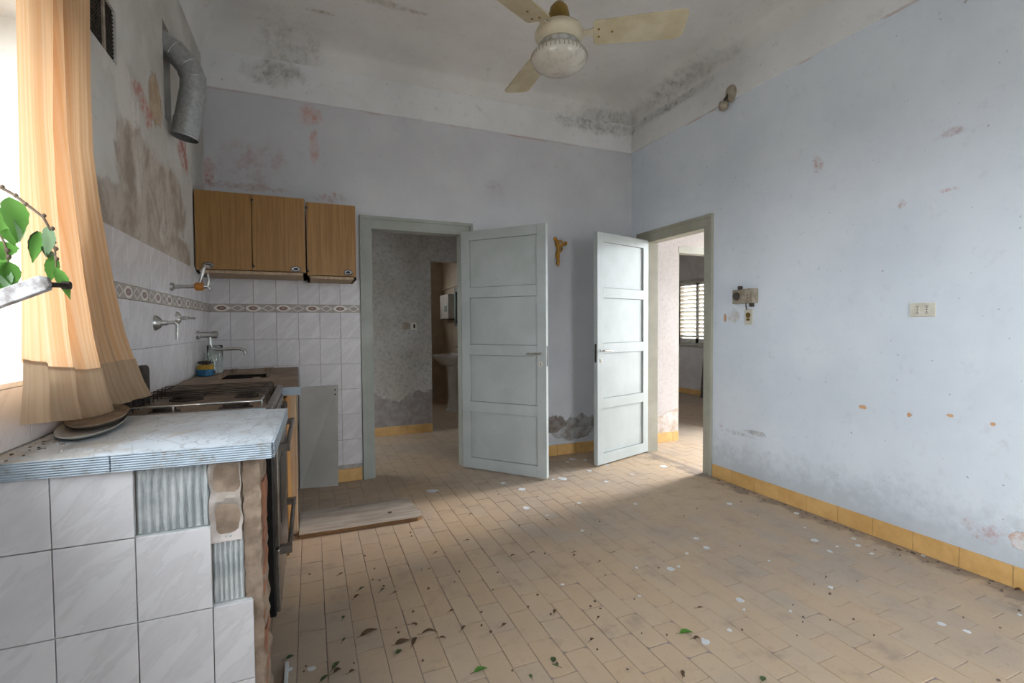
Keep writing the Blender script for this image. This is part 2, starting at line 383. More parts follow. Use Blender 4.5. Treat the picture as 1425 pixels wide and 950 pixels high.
M['leaf'] = cloth('fresh_green_leaf', '#5f8c42', '#4f7a38', .22, 3); M['pale_leaf'] = cloth('pale_leaf_underside', '#9db894', '#8aaa80', .3, 3)
M['cloth'] = cloth('orange_striped_curtain_cloth', '#d9a878', '#e3c6a4', .30, 60)
M['hem'] = cloth('shaded_double_hem_cloth', '#b4977a', '#c4aa8c', .15, 60)  # doubled cloth, also colored darker where no window light shines through

# ------------------------------------------------------------------ mesh helpers
WL = {}
def where(p): return WL.get(p.name, Vector((0, 0, 0))) if p else Vector((0, 0, 0))
class MB:
    def __init__(s): s.v = []; s.f = []; s.mi = []; s.cur = 0; s.uvs = None
    def add(s, vs, fs):
        k = len(s.v); s.v += [tuple(v) for v in vs]; s.f += [tuple(i+k for i in f) for f in fs]; s.mi += [s.cur]*len(fs); return s
    def box(s, a, b):
        x0, x1 = sorted((a[0], b[0])); y0, y1 = sorted((a[1], b[1])); z0, z1 = sorted((a[2], b[2]))
        return s.add([(x0,y0,z0),(x1,y0,z0),(x1,y1,z0),(x0,y1,z0),(x0,y0,z1),(x1,y0,z1),(x1,y1,z1),(x0,y1,z1)],
                     [(3,2,1,0),(4,5,6,7),(0,1,5,4),(1,2,6,5),(2,3,7,6),(3,0,4,7)])
    def hexa(s, bot, top):
        return s.add(list(bot)+list(top), [(3,2,1,0),(4,5,6,7),(0,1,5,4),(1,2,6,5),(2,3,7,6),(3,0,4,7)])
    def prism(s, poly, z0, z1, fn=lambda a, b, c: (a, b, c)):
        n = len(poly)
        vs = [fn(x, y, z0) for x, y in poly]+[fn(x, y, z1) for x, y in poly]
        fs = [tuple(range(n))[::-1], tuple(range(n, 2*n))]+[(i, (i+1) % n, n+(i+1) % n, n+i) for i in range(n)]
        return s.add(vs, fs)
    def tube(s, pts, r, n=10, cap=True):
        pts = [Vector(p) for p in pts]; rs = r if isinstance(r, (list, tuple)) else [r]*len(pts)
        vs = []; fs = []; up = Vector((0, 0, 1)); prev = None
        for i, p in enumerate(pts):
            if i == 0: t = pts[1]-p
            elif i == len(pts)-1: t = p-pts[i-1]
            else: t = (pts[i+1]-p).normalized()+(p-pts[i-1]).normalized()
            t.normalize()
            if prev is None:
                a = t.cross(up if abs(t.z) < .95 else Vector((1, 0, 0))).normalized()
            else:
                a = (prev-t*prev.dot(t)).normalized()
            prev = a; b = t.cross(a)
            for k in range(n):
                th = 2*PI*k/n; vs.append(p+rs[i]*(math.cos(th)*a+math.sin(th)*b))
        for i in range(len(pts)-1):
            for k in range(n):
                fs.append((i*n+k, i*n+(k+1) % n, (i+1)*n+(k+1) % n, (i+1)*n+k))
        if cap: fs += [tuple(range(n))[::-1], tuple(range((len(pts)-1)*n, len(pts)*n))]
        return s.add(vs, fs)
    def lathe(s, prof, c=(0, 0, 0), axis='Z', n=28, sx=1, sy=1):
        vs = []; fs = []
        for r, h in prof:
            for k in range(n):
                th = 2*PI*k/n; a, b = r*math.cos(th)*sx, r*math.sin(th)*sy
                v = {'Z': (a, b, h), 'X': (h, a, b), 'Y': (a, h, b)}[axis]
                vs.append((v[0]+c[0], v[1]+c[1], v[2]+c[2]))
        for i in range(len(prof)-1):
            for k in range(n): fs.append((i*n+k, i*n+(k+1) % n, (i+1)*n+(k+1) % n, (i+1)*n+k))
        fs += [tuple(range(n))[::-1], tuple(range((len(prof)-1)*n, len(prof)*n))]
        return s.add(vs, fs)
    def mesh(s, name, mat, off=Vector((0, 0, 0)), bevel=0.0, smooth=None):
        me = bpy.data.meshes.new(name)
        me.from_pydata([(v[0]-off[0], v[1]-off[1], v[2]-off[2]) for v in s.v], [], s.f)
        mats = mat if isinstance(mat, (list, tuple)) else [mat]
        for x in mats: me.materials.append(M[x])
        bm = bmesh.new(); bm.from_mesh(me)
        for f, i in zip(bm.faces, s.mi): f.material_index = min(i, len(mats)-1)
        if s.uvs:
            ly = bm.loops.layers.uv.new('uv')
            for f in bm.faces:
                for lp in f.loops: lp[ly].uv = s.uvs[lp.vert.index]
        else: bmesh.ops.recalc_face_normals(bm, faces=bm.faces)
        if bevel: bmesh.ops.bevel(bm, geom=list(bm.edges), offset=bevel, segments=2, affect='EDGES', profile=.5, clamp_overlap=True)
        bm.to_mesh(me); bm.free()
        if smooth is not None:
            me.polygons.foreach_set('use_smooth', [True]*len(me.polygons)); me.set_sharp_from_angle(angle=math.radians(smooth))
        return me
    def build(s, name, mat, parent=None, bevel=0.0, smooth=None, local=False):
        off = Vector((0, 0, 0)) if local else where(parent)
        o = bpy.data.objects.new(name, s.mesh(name, mat, off, bevel, smooth)); COL.objects.link(o)
        o.parent = parent; WL[o.name] = where(parent).copy()
        return o
def box(name, a, b, mat, parent=None, bevel=0.0, local=False): return MB().box(a, b).build(name, mat, parent, bevel, None, local)
def tag(o, label, cat=None, group=None, kind=None):
    o['label'] = label
    if cat: o['category'] = cat
    if group: o['group'] = group
    if kind: o['kind'] = kind
    return o
def thing(name, loc, label, cat=None, group=None, kind=None, rz=0):
    o = bpy.data.objects.new(name, None); COL.objects.link(o); o.location = loc; o.rotation_euler = (0, 0, rz)
    o.empty_display_size = .05; WL[o.name] = Vector(loc)
    return tag(o, label, cat, group, kind)
def struct(o, label=None):
    o['kind'] = 'structure'
    if label: o['label'] = label
    return o
def inst(name, me, parent, loc, rot=None):
    o = bpy.data.objects.new(name, me); COL.objects.link(o); o.parent = parent
    o.location = Vector(loc)-where(parent)
    if rot: o.rotation_euler = rot
    WL[o.name] = where(parent)
    return o

# ================================================================== STRUCTURE
D1 = (.452, 1.210, 2.012)     # left door opening x0,x1,top
D2 = (3.012, 3.740, 2.012)    # right door opening y0,y1,top
WT = .10
# floor base under every room
floor = struct(box('floor', (XL-.3, YR-.1, -.12), (6.3, 8.6, -.004), 'floor_grout'), 'dusty floor of small beige rectangular tiles')
struct(box('yard', (-25, -25, -.3), (30, 30, -.14), 'yard'), 'concrete yard outside the house')

# back wall of the kitchen
b = MB()
b.box((XL-.3, YB, 0), (D1[0], YB+WT, HC+.1)).box((D1[1], YB, 0), (XR+WT, YB+WT, HC+.1)).box((D1[0], YB, D1[2]), (D1[1], YB+WT, HC+.1))
wall_back = struct(b.build('wall_back', 'back'), 'grey painted back wall with pink damp stains')
MB().box((XL, YB-.010, HF), (XR, YB+.02, HC-.155)).build('frieze', 'frieze', wall_back)
# right wall
b = MB()
b.box((XR, YR-.1, 0), (XR+WT, D2[0], HC+.1)).box((XR, D2[1], 0), (XR+WT, YB, HC+.1)).box((XR, D2[0], D2[2]), (XR+WT, D2[1], HC+.1))
wall_right = struct(b.build('wall_right', 'right'), 'pale blue painted wall with pink scuffs')
MB().box((XR-.010, YR, HF), (XR+.02, YB-.01, HC-.155)).build('frieze', 'frieze', wall_right)
# left wall with the window opening and the flue chase
b = MB(); xo = XL-.3
CH = (3.00, 3.13, 2.30, 2.80)      # chase y0,y1,z0,z1
VG = (2.045, 2.33, 2.228, 2.43)    # vent opening
b.box((xo, YR-.1, 0), (XL, YB, WZ0)).box((xo, YR-.1, WZ0), (XL, WY0, HC+.1))
b.box((xo, WY0, WZ1), (XL, WY1, HC+.1))
b.box((xo, WY1, WZ0), (XL, VG[0], HC+.1)).box((xo, VG[0], WZ0), (XL, VG[1], VG[2])).box((xo, VG[0], VG[3]), (XL, VG[1], HC+.1)).box((xo, VG[0], VG[2]), (XL-.14, VG[1], VG[3]))
b.box((xo, VG[1], WZ0), (XL, CH[0], HC+.1)).box((xo, CH[0], WZ0), (XL, CH[1], CH[2])).box((xo, CH[0], CH[3]), (XL, CH[1], HC+.1)).box((xo, CH[0], CH[2]), (XL-.07, CH[1], CH[3]))
b.box((xo, CH[1], WZ0), (XL, YB, HC+.1))
wall_left = struct(b.build('wall_left', 'left'), 'peeling whitewashed wall above the kitchen run')
struct(MB().box((xo, YR-.2, 0), (RO[0], YR, HC+.1)).box((RO[1], YR-.2, 0), (XR+WT, YR, HC+.1)).box((RO[0], YR-.2, RO[2]), (RO[1], YR, HC+.1)).build('wall_rear', 'right'), 'painted wall with an added fill-light opening at the near end of the kitchen')
# ceiling with a cove
b = MB(); prof = []
R_ = .22
for k in range(9):
    a = k/8*PI/2; prof.append((R_-R_*math.cos(a), HC-R_+R_*math.sin(a)))
vs = []
for d, z in prof: vs += [(XL+d, YR+d, z), (XR-d, YR+d, z), (XR-d, YB-d, z), (XL+d, YB-d, z)]
fs = []
for k in range(8):
    for j in range(4): fs.append((k*4+j, k*4+(j+1) % 4, k*4+4+(j+1) % 4, k*4+4+j))
fs.append((32, 33, 34, 35)); b.add(vs, fs)
for o_ in ((XL-.3, YR-.2, HC+.02), (XL-.3, YR-.2, HC+.12)): pass
ceiling = struct(b.build('ceiling', 'ceil', smooth=50), 'stained white ceiling curving into the walls')
MB().box((XL-.3, YR-.2, HC+.02), (XR+WT, YB+WT, HC+.14)).build('roof_slab', 'plain_wall', ceiling)

# hall to the right of the kitchen, bedroom behind it, hall and bathroom behind the back wall
HX = 3.566
wall_hall = struct(MB().box((XR+WT, YB, 0), (HX, YB+WT, 2.7)).box((HX, YB, 1.975), (4.45, YB+WT, 2.7)).box((4.45, YB, 0), (4.8, YB+WT, 2.7)).build('wall_hall', 'rhall'), 'pinkish white hall wall with peeling foot')
struct(box('wall_hall_near', (XR+WT, 2.3, 0), (4.8, 2.4, 2.7), 'rhall'))
struct(MB().box((4.7, 2.4, 2.4), (4.8, 3.95, 2.7)).box((4.7, 3.95, 0), (4.8, YB+WT, 2.7)).build('wall_hall_end', 'rhall'))
struct(MB().box((4.8, YB+WT-.1, 0), (6.3, YB+WT, 2.7)).build('wall_bedroom_near', 'plain_wall'))
struct(MB().box((XR+WT, 2.3, 2.7), (4.8, YB+WT, 2.8)).box((XR+WT, YB+WT-.1, 2.7), (6.3, 8.6, 2.8)).build('ceiling_hall', 'plain_wall'))
BX = 6.18
BW = (6.27, 6.915, .90, 1.96)
struct(MB().box((BX, YB+WT, 0), (BX+.12, BW[0], 2.7)).box((BX, BW[1], 0), (BX+.12, 8.6, 2.7)).box((BX, BW[0], 0), (BX+.12, BW[1], BW[2])).box((BX, BW[0], BW[3]), (BX+.12, BW[1], 2.7)).build('wall_bedroom', 'dim_wall'), 'dim bedroom wall with the shuttered window')
struct(MB().box((3.42, 8.5, 0), (4.0, 8.6, 2.7)).box((5.2, 8.5, 0), (6.3, 8.6, 2.7)).box((4.0, 8.5, 0), (5.2, 8.6, 1.2)).box((4.0, 8.5, 2.0), (5.2, 8.6, 2.7)).box((4.6, 8.5, 1.2), (5.2, 8.6, 2.0)).build('wall_bedroom_far', 'dim_wall'))  # unseen window opening added here to brighten the bedroom
struct(MB().box((3.42, YB+WT, 0), (3.52, 8.5, 2.7)).build('wall_bedroom_side', 'dim_wall'))
struct(MB().box((HX, YB-.004, 1.97), (4.45, YB+WT+.004, 2.04)).box((HX-.0, YB+.02, 0), (HX+.025, YB+WT, 1.97)).build('trim_bedroom_door', 'frame2'), 'painted lintel of the bedroom doorway')
HY = 5.49
BD = (1.29, 2.0, 1.973)
struct(MB().box((-.9, HY, 0), (BD[0], HY+.1, 2.6)).box((BD[0], HY, BD[2]), (BD[1], HY+.1, 2.6)).box((BD[1], HY, 0), (3.3, HY+.1, 2.6)).build('wall_passage', 'lhall'), 'mouldy passage wall with a band of bare plaster')
struct(MB().box((-.95, YB+WT, 0), (-.85, HY, .1)).box((-.95, YB+WT, 2.0), (-.85, HY, 2.6)).box((-.95, YB+WT, .1), (-.85, 5.05, 2.0)).box((-.95, 5.41, .1), (-.85, HY, 2.0)).build('wall_passage_side', 'lhall'))  # unseen narrow opening added here to light the passage
struct(MB().box((3.2, YB+WT, 0), (3.3, HY, 2.6)).build('wall_passage_end', 'lhall'))
struct(box('ceiling_passage', (-.95, YB+WT, 2.6), (3.3, 8.3, 2.7), 'plain_wall'))
wb = struct(MB().box((.4, 8.0, 0), (.65, 8.1, 2.6)).box((1.35, 8.0, 0), (2.2, 8.1, 2.6)).box((.65, 8.0, 0), (1.35, 8.1, 1.65)).box((.65, 8.0, 2.15), (1.35, 8.1, 2.6)).build('wall_bathroom_back', 'bath_tile'), 'beige tiled bathroom wall')
wbr = struct(box('wall_bathroom', (2.08, HY+.1, 0), (2.18, 8.0, 2.6), 'bath_tile'), 'beige bathroom wall behind the basin')
MB().box((2.05, HY+.1, 1.83), (2.085, 8.0, 1.86)).build('ledge', 'bath_tile', wbr); MB().box((.4, 7.97, 1.83), (2.05, 8.005, 1.86)).build('ledge', 'bath_tile', wb)
struct(box('wall_bathroom_left', (.4, HY+.1, 0), (.5, 8.0, 2.6), 'bath_tile'))

# skirting: every skirting tile is a piece
SK = {}
def skirt(name, p0, p1, nrm, label, first=0.0, h=.10):
    p0, p1 = Vector(p0), Vector(p1); d = (p1-p0); Ln = d.length; d.normalize(); nv = Vector(nrm)
    a, c = p0-nv*.0, p1+nv*.006
    o = struct(MB().box((min(a.x, c.x), min(a.y, c.y), 0), (max(a.x, c.x), max(a.y, c.y), h-.001)).build(name, 'skirt_grout'), label)
    t = first; i = 0
    while t < Ln-.01:
        e = min(t+.2 if t > 0 or first == 0 else first, Ln)
        l = round(e-t-.003, 3); key = (l, abs(d.x) > .5)
        if key not in SK:
            s = (l/2, .005, h/2) if key[1] else (.005, l/2, h/2)
            SK[key] = MB().box((-s[0], -s[1], -s[2]), s).mesh('skirting_tile', 'skirt', bevel=.0015)
        inst('skirting_tile', SK[key], o, p0+d*((t+e)/2)+nv*.007+Vector((0, 0, h/2)))
        t = e
    return o
skirt('baseboard_right', (XR, 2.925, 0), (XR, .9, 0), (-1, 0, 0), 'ochre tile skirting along the pale blue wall')
skirt('baseboard_back', (1.32, YB, 0), (XR-.01, YB, 0), (0, -1, 0), 'ochre tile skirting behind the open doors')
skirt('baseboard_kitchen', (.365, YB, 0), (-.05, YB, 0), (0, -1, 0), 'short ochre skirting under the white wall tiles')
skirt('baseboard_passage', (.0, HY, 0), (BD[0], HY, 0), (0, -1, 0), 'ochre skirting under the mouldy passage wall')
skirt('baseboard_hall', (XR+WT+.02, YB, 0), (HX, YB, 0), (0, -1, 0), 'ochre skirting under the peeling hall wall')
skirt('baseboard_bedroom', (BX, 8.4, 0), (BX, 5.4, 0), (-1, 0, 0), 'ochre skirting below the shuttered window', h=.08)

# ------------------------------------------------------------------ wall tiles (15 x 20 cm) and printed border
tw, th, g = .15, .2, .0022
def tmesh(w, h, ax, t=.008, mat='tile', name='wall_tile', bev=.0012):
    s = (w/2-g/2, t/2, h/2-g/2) if ax == 'x' else (t/2, w/2-g/2, h/2-g/2)
    return MB().box((-s[0], -s[1], -s[2]), s).mesh(name, mat, bevel=bev)
TM = {}
def tile(parent, ax, c0, c1, z0, z1, plane):
    k = (ax, round(c1-c0, 3), round(z1-z0, 3))
    if k not in TM: TM[k] = tmesh(c1-c0, z1-z0, ax)
    m_ = ((c0+c1)/2, (z0+z1)/2)
    inst('wall_tile', TM[k], parent, (m_[0], plane, m_[1]) if ax == 'x' else (plane, m_[0], m_[1]))
B1, B2 = 1.3325, 1.3905
rows = [(B2, B2+.2)]+[(B1-.2*(k+1)-.0045*k*0, B1-.2*k) for k in range(6)]
gb = MB().box((XL, YB-.004, .102), (.368, YB+.01, B2+.2)).build('grout_bed', 'grout', wall_back)
xs = [.368]
while xs[-1] > XL+.01: xs.append(max(xs[-1]-.1495, XL+.004))
for z0, z1 in rows:
    for a, c in zip(xs[1:], xs[:-1]):
        if z1 < .85 and c < -.10: continue
        tile(wall_back, 'x', a, c, max(z0, .103), z1, YB-.006)
gl = MB().box((XL-.01, WY1, .9), (XL+.004, YB, B2+.195)).box((XL-.01, .6, .9), (XL+.004, WY1, WZ0-.002)).build('grout_bed', 'grout', wall_left)
ys = [YB-.004]
while ys[-1] > .9: ys.append(ys[-1]-.15)
for z0, z1 in rows[:3]:
    for a, c in zip(ys[1:], ys[:-1]):
        if z1 > WZ0+.02 and z0 < 2 and a < WY1:
            if c > WY1+.03: tile(wall_left, 'y', WY1+.002, c, max(z0, .90), z1, XL+.006)
            if z0 < WZ0-.03: tile(wall_left, 'y', a, min(c, WY1) if c > WY1+.03 else c, max(z0, .9), WZ0-.002, XL+.006)
            continue
        tile(wall_left, 'y', a, c, max(z0, .90), z1, XL+.006)
# lower strip below the sill
for a, c in zip(ys[1:], ys[:-1]):
    if c < WY1+.03: tile(wall_left, 'y', a, c, .90, .930, XL+.006)
bm_ = MB().box((-.0985, -.005, -.028), (.0985, .005, .028)).mesh('border_tile', 'border', bevel=.0015)
x = .368
while x > XL+.12:
    inst('border_tile', bm_, wall_back, (x-.1, YB-.0065, (B1+B2)/2)); x -= .2
y = YB-.01
while y > WY1+.2:
    inst('border_tile', bm_, wall_left, (XL+.0065, y-.1, (B1+B2)/2), (0, 0, -PI/2)); y -= .2

# ------------------------------------------------------------------ floor tiles 10 x 20 cm, half bond
def rr(w, h, rad, seg=3):
    pts = []
    for (cx, cy, a0), r in zip(((w/2, h/2, 0), (-w/2, h/2, 90), (-w/2, -h/2, 180), (w/2, -h/2, 270)), rad):
        sx, sy = (1 if cx > 0 else -1), (1 if cy > 0 else -1)
        for k in range(seg+1):
            a = math.radians(a0+90*k/seg); pts.append((cx-sx*r+r*math.cos(a), cy-sy*r+r*math.sin(a)))
    return pts
FV = []
for rad in ((.002,)*4, (.003, .002, .005, .002), (.002, .006, .002, .003), (.012, .004, .010, .004), (.022, .008, .018, .006)):
    w, h = .0995, .2018
    if rad[0] > .01: w, h = .0975, .199
    p = rr(w, h, rad); p2 = rr(w-.003, h-.003, [max(r-.001, .0008) for r in rad]); n = len(p)
    mb = MB(); vs = [(x, y, -.006) for x, y in p]+[(x, y, -.0012) for x, y in p]+[(x, y, 0) for x, y in p2]
    fs = [(i, (i+1) % n, n+(i+1) % n, n+i) for i in range(n)]+[(n+i, n+(i+1) % n, 2*n+(i+1) % n, 2*n+i) for i in range(n)]+[tuple(range(2*n, 3*n))]
    mb.add(vs, fs); FV.append((mb, mb.mesh('floor_tile', 'floor')))
cands = []
for i in range(-6, 62):
    cx = -.067+.1015*i+.051
    ph = 1.755 if i % 2 == 1 else 1.857
    for j in range(-16, 34):
        cy = ph+.2045*j+.102
        inside = (XL < cx < XR+.03 and YR < cy < YB) or (XL < cx and YB <= cy < 8.5) or (cx > XR and 2.4 < cy)
        if not inside or cx > 6.15: continue
        px, py, w = proj((cx, cy, 0))
        vis = w > .3 and -40 < px < 1465 and 430 < py < 1010 and cx > -.14 and cy < YB-.05 and cx < XR-.04
        cands.append(((1/w**2 if vis else 0), cx, cy))
cands.sort(reverse=True)
rest = MB()
for k, (s, cx, cy) in enumerate(cands):
    near = (Vector((cx, cy))-Vector((1.15, 1.45))).length
    v = random.choices(range(5), weights=(4, 3, 3, 1.2, .5 if near > .55 else 5))[0] if near < 1.4 else random.choices(range(3))[0]
    dz = random.uniform(-.0012, .0004); rz = random.uniform(-.006, .006)
    if k < 300 and s > 0:
        inst('floor_tile', FV[v][1], floor, (cx+random.uniform(-.0007, .0007), cy+random.uniform(-.001, .001), dz), (0, 0, rz))
    else:
        w, h = .0495, .1005
        rest.add([(cx-w, cy-h, dz-.004), (cx+w, cy-h, dz-.004), (cx+w, cy+h, dz-.004), (cx-w, cy+h, dz-.004), (cx-w, cy-h, dz), (cx+w, cy-h, dz), (cx+w, cy+h, dz), (cx-w, cy+h, dz)],
                 [(4, 5, 6, 7), (0, 1, 5, 4), (1, 2, 6, 5), (2, 3, 7, 6), (3, 0, 4, 7)])
ro = rest.build('remaining_floor_tiles', 'floor', floor); ro['kind'] = 'stuff'

# ------------------------------------------------------------------ window
w1 = thing('window_1', (XL-.2, (WY0+WY1)/2, WZ0), 'bright window opening over the worktop', kind='structure')
xa, xb = XL-.27, XL-.22
MB().box((xa, WY0, WZ0+.02), (xb, WY0+.05, WZ1)).box((xa, WY1-.05, WZ0+.02), (xb, WY1, WZ1)).box((xa, WY0, WZ1-.05), (xb, WY1, WZ1)).box((xa, WY0, WZ0), (xb, WY1, WZ0+.06)).box((xa, .60, WZ0), (xb, .66, WZ1)).build('window_frame', 'shutter', w1)
MB().box((XL-.22, WY0, WZ0-.002), (XL+.012, WY1, WZ0+.012)).build('window_sill', 'tile', w1, .002)
# shuttered bedroom window
w2 = thing('window_2', (BX, 6.6, .9), 'closed louvred shutters in the bedroom', kind='structure')
MB().box((BX-.03, BW[0]-.05, BW[2]-.05), (BX+.08, BW[0], BW[3]+.05)).box((BX-.03, BW[1], BW[2]-.05), (BX+.08, BW[1]+.05, BW[3]+.05)).box((BX-.03, BW[0], BW[3]), (BX+.08, BW[1], BW[3]+.05)).box((BX-.05, BW[0]-.05, BW[2]-.05), (BX+.08, BW[1]+.05, BW[2])).build('window_frame', 'frame2', w2)
ym = (BW[0]+BW[1])/2-.12
sl_me = {}
for y0, y1 in ((BW[0], ym), (ym, BW[1])):
    lf = MB().box((BX+.01, y0, BW[2]), (BX+.04, y0+.03, BW[3])).box((BX+.01, y1-.03, BW[2]), (BX+.04, y1, BW[3])).box((BX+.01, y0, BW[3]-.05), (BX+.04, y1, BW[3])).box((BX+.01, y0, BW[2]), (BX+.04, y1, BW[2]+.08)).build('shutter_leaf', 'shutter', w2)
    L_ = y1-y0-.06
    me = MB().box((-.036, -L_/2, -.004), (.036, L_/2, .004)).mesh('slat', 'shutter')
    for k in range(13):
        inst('slat', me, lf, (BX+.025, (y0+y1)/2, BW[2]+.115+k*.071), (0, math.radians(38), 0))

# ------------------------------------------------------------------ door frames and doors
def frame(name, mat, fn, a0, a1, o0, o1, top, label):
    """casing on the wall face plus the lining through the wall; fn(along, depth, z)"""
    t = thing(name, fn((a0+a1)/2, 0, 0), label, kind='structure')
    H = top+.088
    def bx(nm, p, q): return MB().box(fn(*p), fn(*q)).build(nm, mat, t, .0015)
    bx('casing', (a0, -.014, 0), (o0, .004, top)); bx('casing', (o1, -.014, 0), (a1, .004, top)); bx('casing_head', (a0, -.014, top), (a1, .004, H))
    bx('outer_bead', (a0, -.026, 0), (a0+.026, -.013, H-.026)); bx('outer_bead', (a1-.026, -.026, 0), (a1, -.013, H-.026)); bx('outer_bead', (a0, -.026, H-.026), (a1, -.013, H))
    bx('lining', (o0, -.010, 0), (o0+.013, WT+.01, top-.013)); bx('lining', (o1-.013, -.010, 0), (o1, WT+.01, top-.013)); bx('lining_head', (o0, -.010, top-.013), (o1, WT+.01, top))
    return t
frame('trim_1', 'frame', lambda a, d, z: (a, YB+d, z), .372, 1.305, D1[0], D1[1], D1[2], 'grey-green moulded frame of the passage door')
frame('trim_2', 'frame2', lambda a, d, z: (XR+d, a, z), 2.932, 3.885, D2[0], D2[1], D2[2], 'olive-grey moulded frame of the hall door')

def door(name, hinge, ang, width, side, label, top=2.015):
    """leaf built along +X from its hinge; side = -1/+1 is the face that carries the visible handle"""
    t = thing(name, hinge, label, kind='structure', rz=ang)
    T = .021; z0 = .012; st = .078
    for x0 in (0, width-st): box('stile', (x0, -T, z0), (x0+st, T, top), 'door', t, .0015, True)
    zs = []; z = top-.078; box('rail', (st, -T, z), (width-st, T, top), 'door', t, .0015, True)
    for k in range(4):
        p1 = z; p0 = z-.395
        pn = MB().box((st-.004, -.005, p0-.004), (width-st+.004, .005, p1+.004)).build('panel', 'door', t, local=True)
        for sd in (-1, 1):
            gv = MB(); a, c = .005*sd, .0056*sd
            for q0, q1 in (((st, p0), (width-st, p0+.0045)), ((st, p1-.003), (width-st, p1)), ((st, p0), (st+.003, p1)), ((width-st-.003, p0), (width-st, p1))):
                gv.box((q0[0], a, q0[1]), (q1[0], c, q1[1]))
            go = gv.build('edge_shade', 'edge_shade', pn, local=True); go['kind'] = 'stuff'  # thin dark strips stand in for shade around the recessed panel
        lo = p0-.085 if k < 3 else z0
        box('rail', (st, -T, lo), (width-st, T, p0), 'door', t, .0015, True); z = lo
    hz = 1.0; hxp = width-.045
    h = MB()
    for s in (-1, 1):
        h.lathe([(.012, T*s), (.012, (T+.006)*s), (.008, (T+.008)*s), (.008, (T+.04)*s)], (hxp, 0, hz), 'Y', 12)
        h.tube([(hxp, (T+.036)*s, hz), (hxp-.03, (T+.040)*s, hz+.002), (hxp-.105, (T+.040)*s, hz-.002)], [.009, .008, .007], 10)
    h.build('handle', 'chrome', t, smooth=40, local=True)
    e = MB()
    for s in (-1, 1): e.lathe([(.016, T*s), (.016, (T+.003)*s), (.013, (T+.004)*s)], (hxp, 0, hz-.085), 'Y', 16, 1, 1.3)
    eo = e.build('escutcheon', 'plastic', t, smooth=40, local=True)
    kb = MB()
    for s in (-1, 1): kb.box((hxp-.0025, T*s, hz-.097), (hxp+.0025, (T+.005)*s, hz-.075))
    kb.build('keyhole', 'black', eo, local=True)
    box('lock_plate', (width-.001, -.01, hz-.1), (width+.0015, .01, hz+.06), 'iron', t, 0, True)
    for zz in (.25, 1.05, 1.8): MB().lathe([(.008, zz-.04), (.008, zz+.04)], (-.004, -.014*side, 0), 'Z', 10).build('hinge', 'iron', t, smooth=40, local=True)
    return t
door('door_1', (1.207, 3.968, 0), math.atan2(-.588, .508), .775, -1, 'four panel grey door opened into the room, beside the tiled corner')
door('door_2', (2.955, 3.742, 0), math.atan2(-.215, -.706), .735, 1, 'four panel grey door ajar near the blue wall')

exec_objects = True

# ================================================================== KITCHEN RUN
# ---- wall cabinets
def wall_cabinet(x0, x1, z0, z1, yf, doors, label, handles, group='oak wall cabinets'):
    t = thing('wall_cabinet', ((x0+x1)/2, YB-.02, z0), label, 'cabinet', group)
    b = MB(); T = .018; yb_ = YB-.012
    b.box((x0, yf+.02, z0), (x0+T, yb_, z1)).box((x1-T, yf+.02, z0), (x1, yb_, z1)).box((x0, yf+.02, z0), (x1, yb_, z0+T)).box((x0, yf+.02, z1-T), (x1, yb_, z1)).box((x0, yb_-.006, z0), (x1, yb_, z1))
    b.build('body', 'raw_wood', t)
    n = doors; w = (x1-x0)/n
    for k in range(n):
        a = x0+k*w+.002; c = x0+(k+1)*w-.002
        d = box('door', (a, yf, z0+.022), (c, yf+.018, z1+.004), 'oak', t, .0015)
        hx_, hz = handles[k]
        cup = MB(); pr = [(.034, .000), (.034, -.006), (.028, -.012), (.024, -.008), (.022, -.002)]
        cup.lathe([(r, h) for r, h in pr], (hx_, yf, hz), 'Y', 24, 1, .62)
        ho = cup.build('handle', 'chrome', d, smooth=45); ho['label'] = 'oval chrome cup pull'
        MB().lathe([(.017, -.0035), (.016, -.0075)], (hx_, yf, hz), 'Y', 20, 1, .55).build('recess', 'black', ho)
    for zz in (z0+.05, z1-.035): MB().lathe([(.009, 0), (.008, -.006), (.004, -.009)], (x0+(w if n > 1 else 0)+.004, yf, zz), 'Y', 10).build('hinge_cap', 'dark_plastic', t, smooth=45)
    return t
wall_cabinet(XL+.008, -.020, 1.572, 2.086, 3.583, 2, 'wider two-door oak wall cabinet in the tiled corner', [(-.59, 1.618), (-.082, 1.612)])
wall_cabinet(-.012, .312, 1.556, 2.072, 3.605, 1, 'single-door oak wall cabinet next to the door frame', [(.255, 1.604)])

# ---- worktop on the tiled pier
ZW = .93
A_, B_, C_, D_ = (-.662, 1.362), (-.094, 1.337), (-.085, 1.886), (-.662, 1.955)
wt = thing('worktop', (-.38, 1.62, ZW-.036), 'short marble-print worktop with blue-grey edge, beside the stove', 'worktop')
MB().prism([A_, B_, C_, D_], ZW-.034, ZW).build('top', 'laminate', wt, .0015)
def strip(p, q, t=.006):
    d = (Vector(q)-Vector(p)).normalized(); nrm = Vector((d.y, -d.x))
    return [p, q, tuple(Vector(q)+nrm*t), tuple(Vector(p)+nrm*t)]
cut = tuple(Vector(A_).lerp(Vector(B_), .42)); cut2 = tuple(Vector(A_).lerp(Vector(B_), .424))
for p, q in ((A_, cut), (cut2, B_), (B_, C_)):
    MB().prism(strip(p, q), ZW-.038, ZW+.001).build('edge_strip', 'edge', wt, .001)

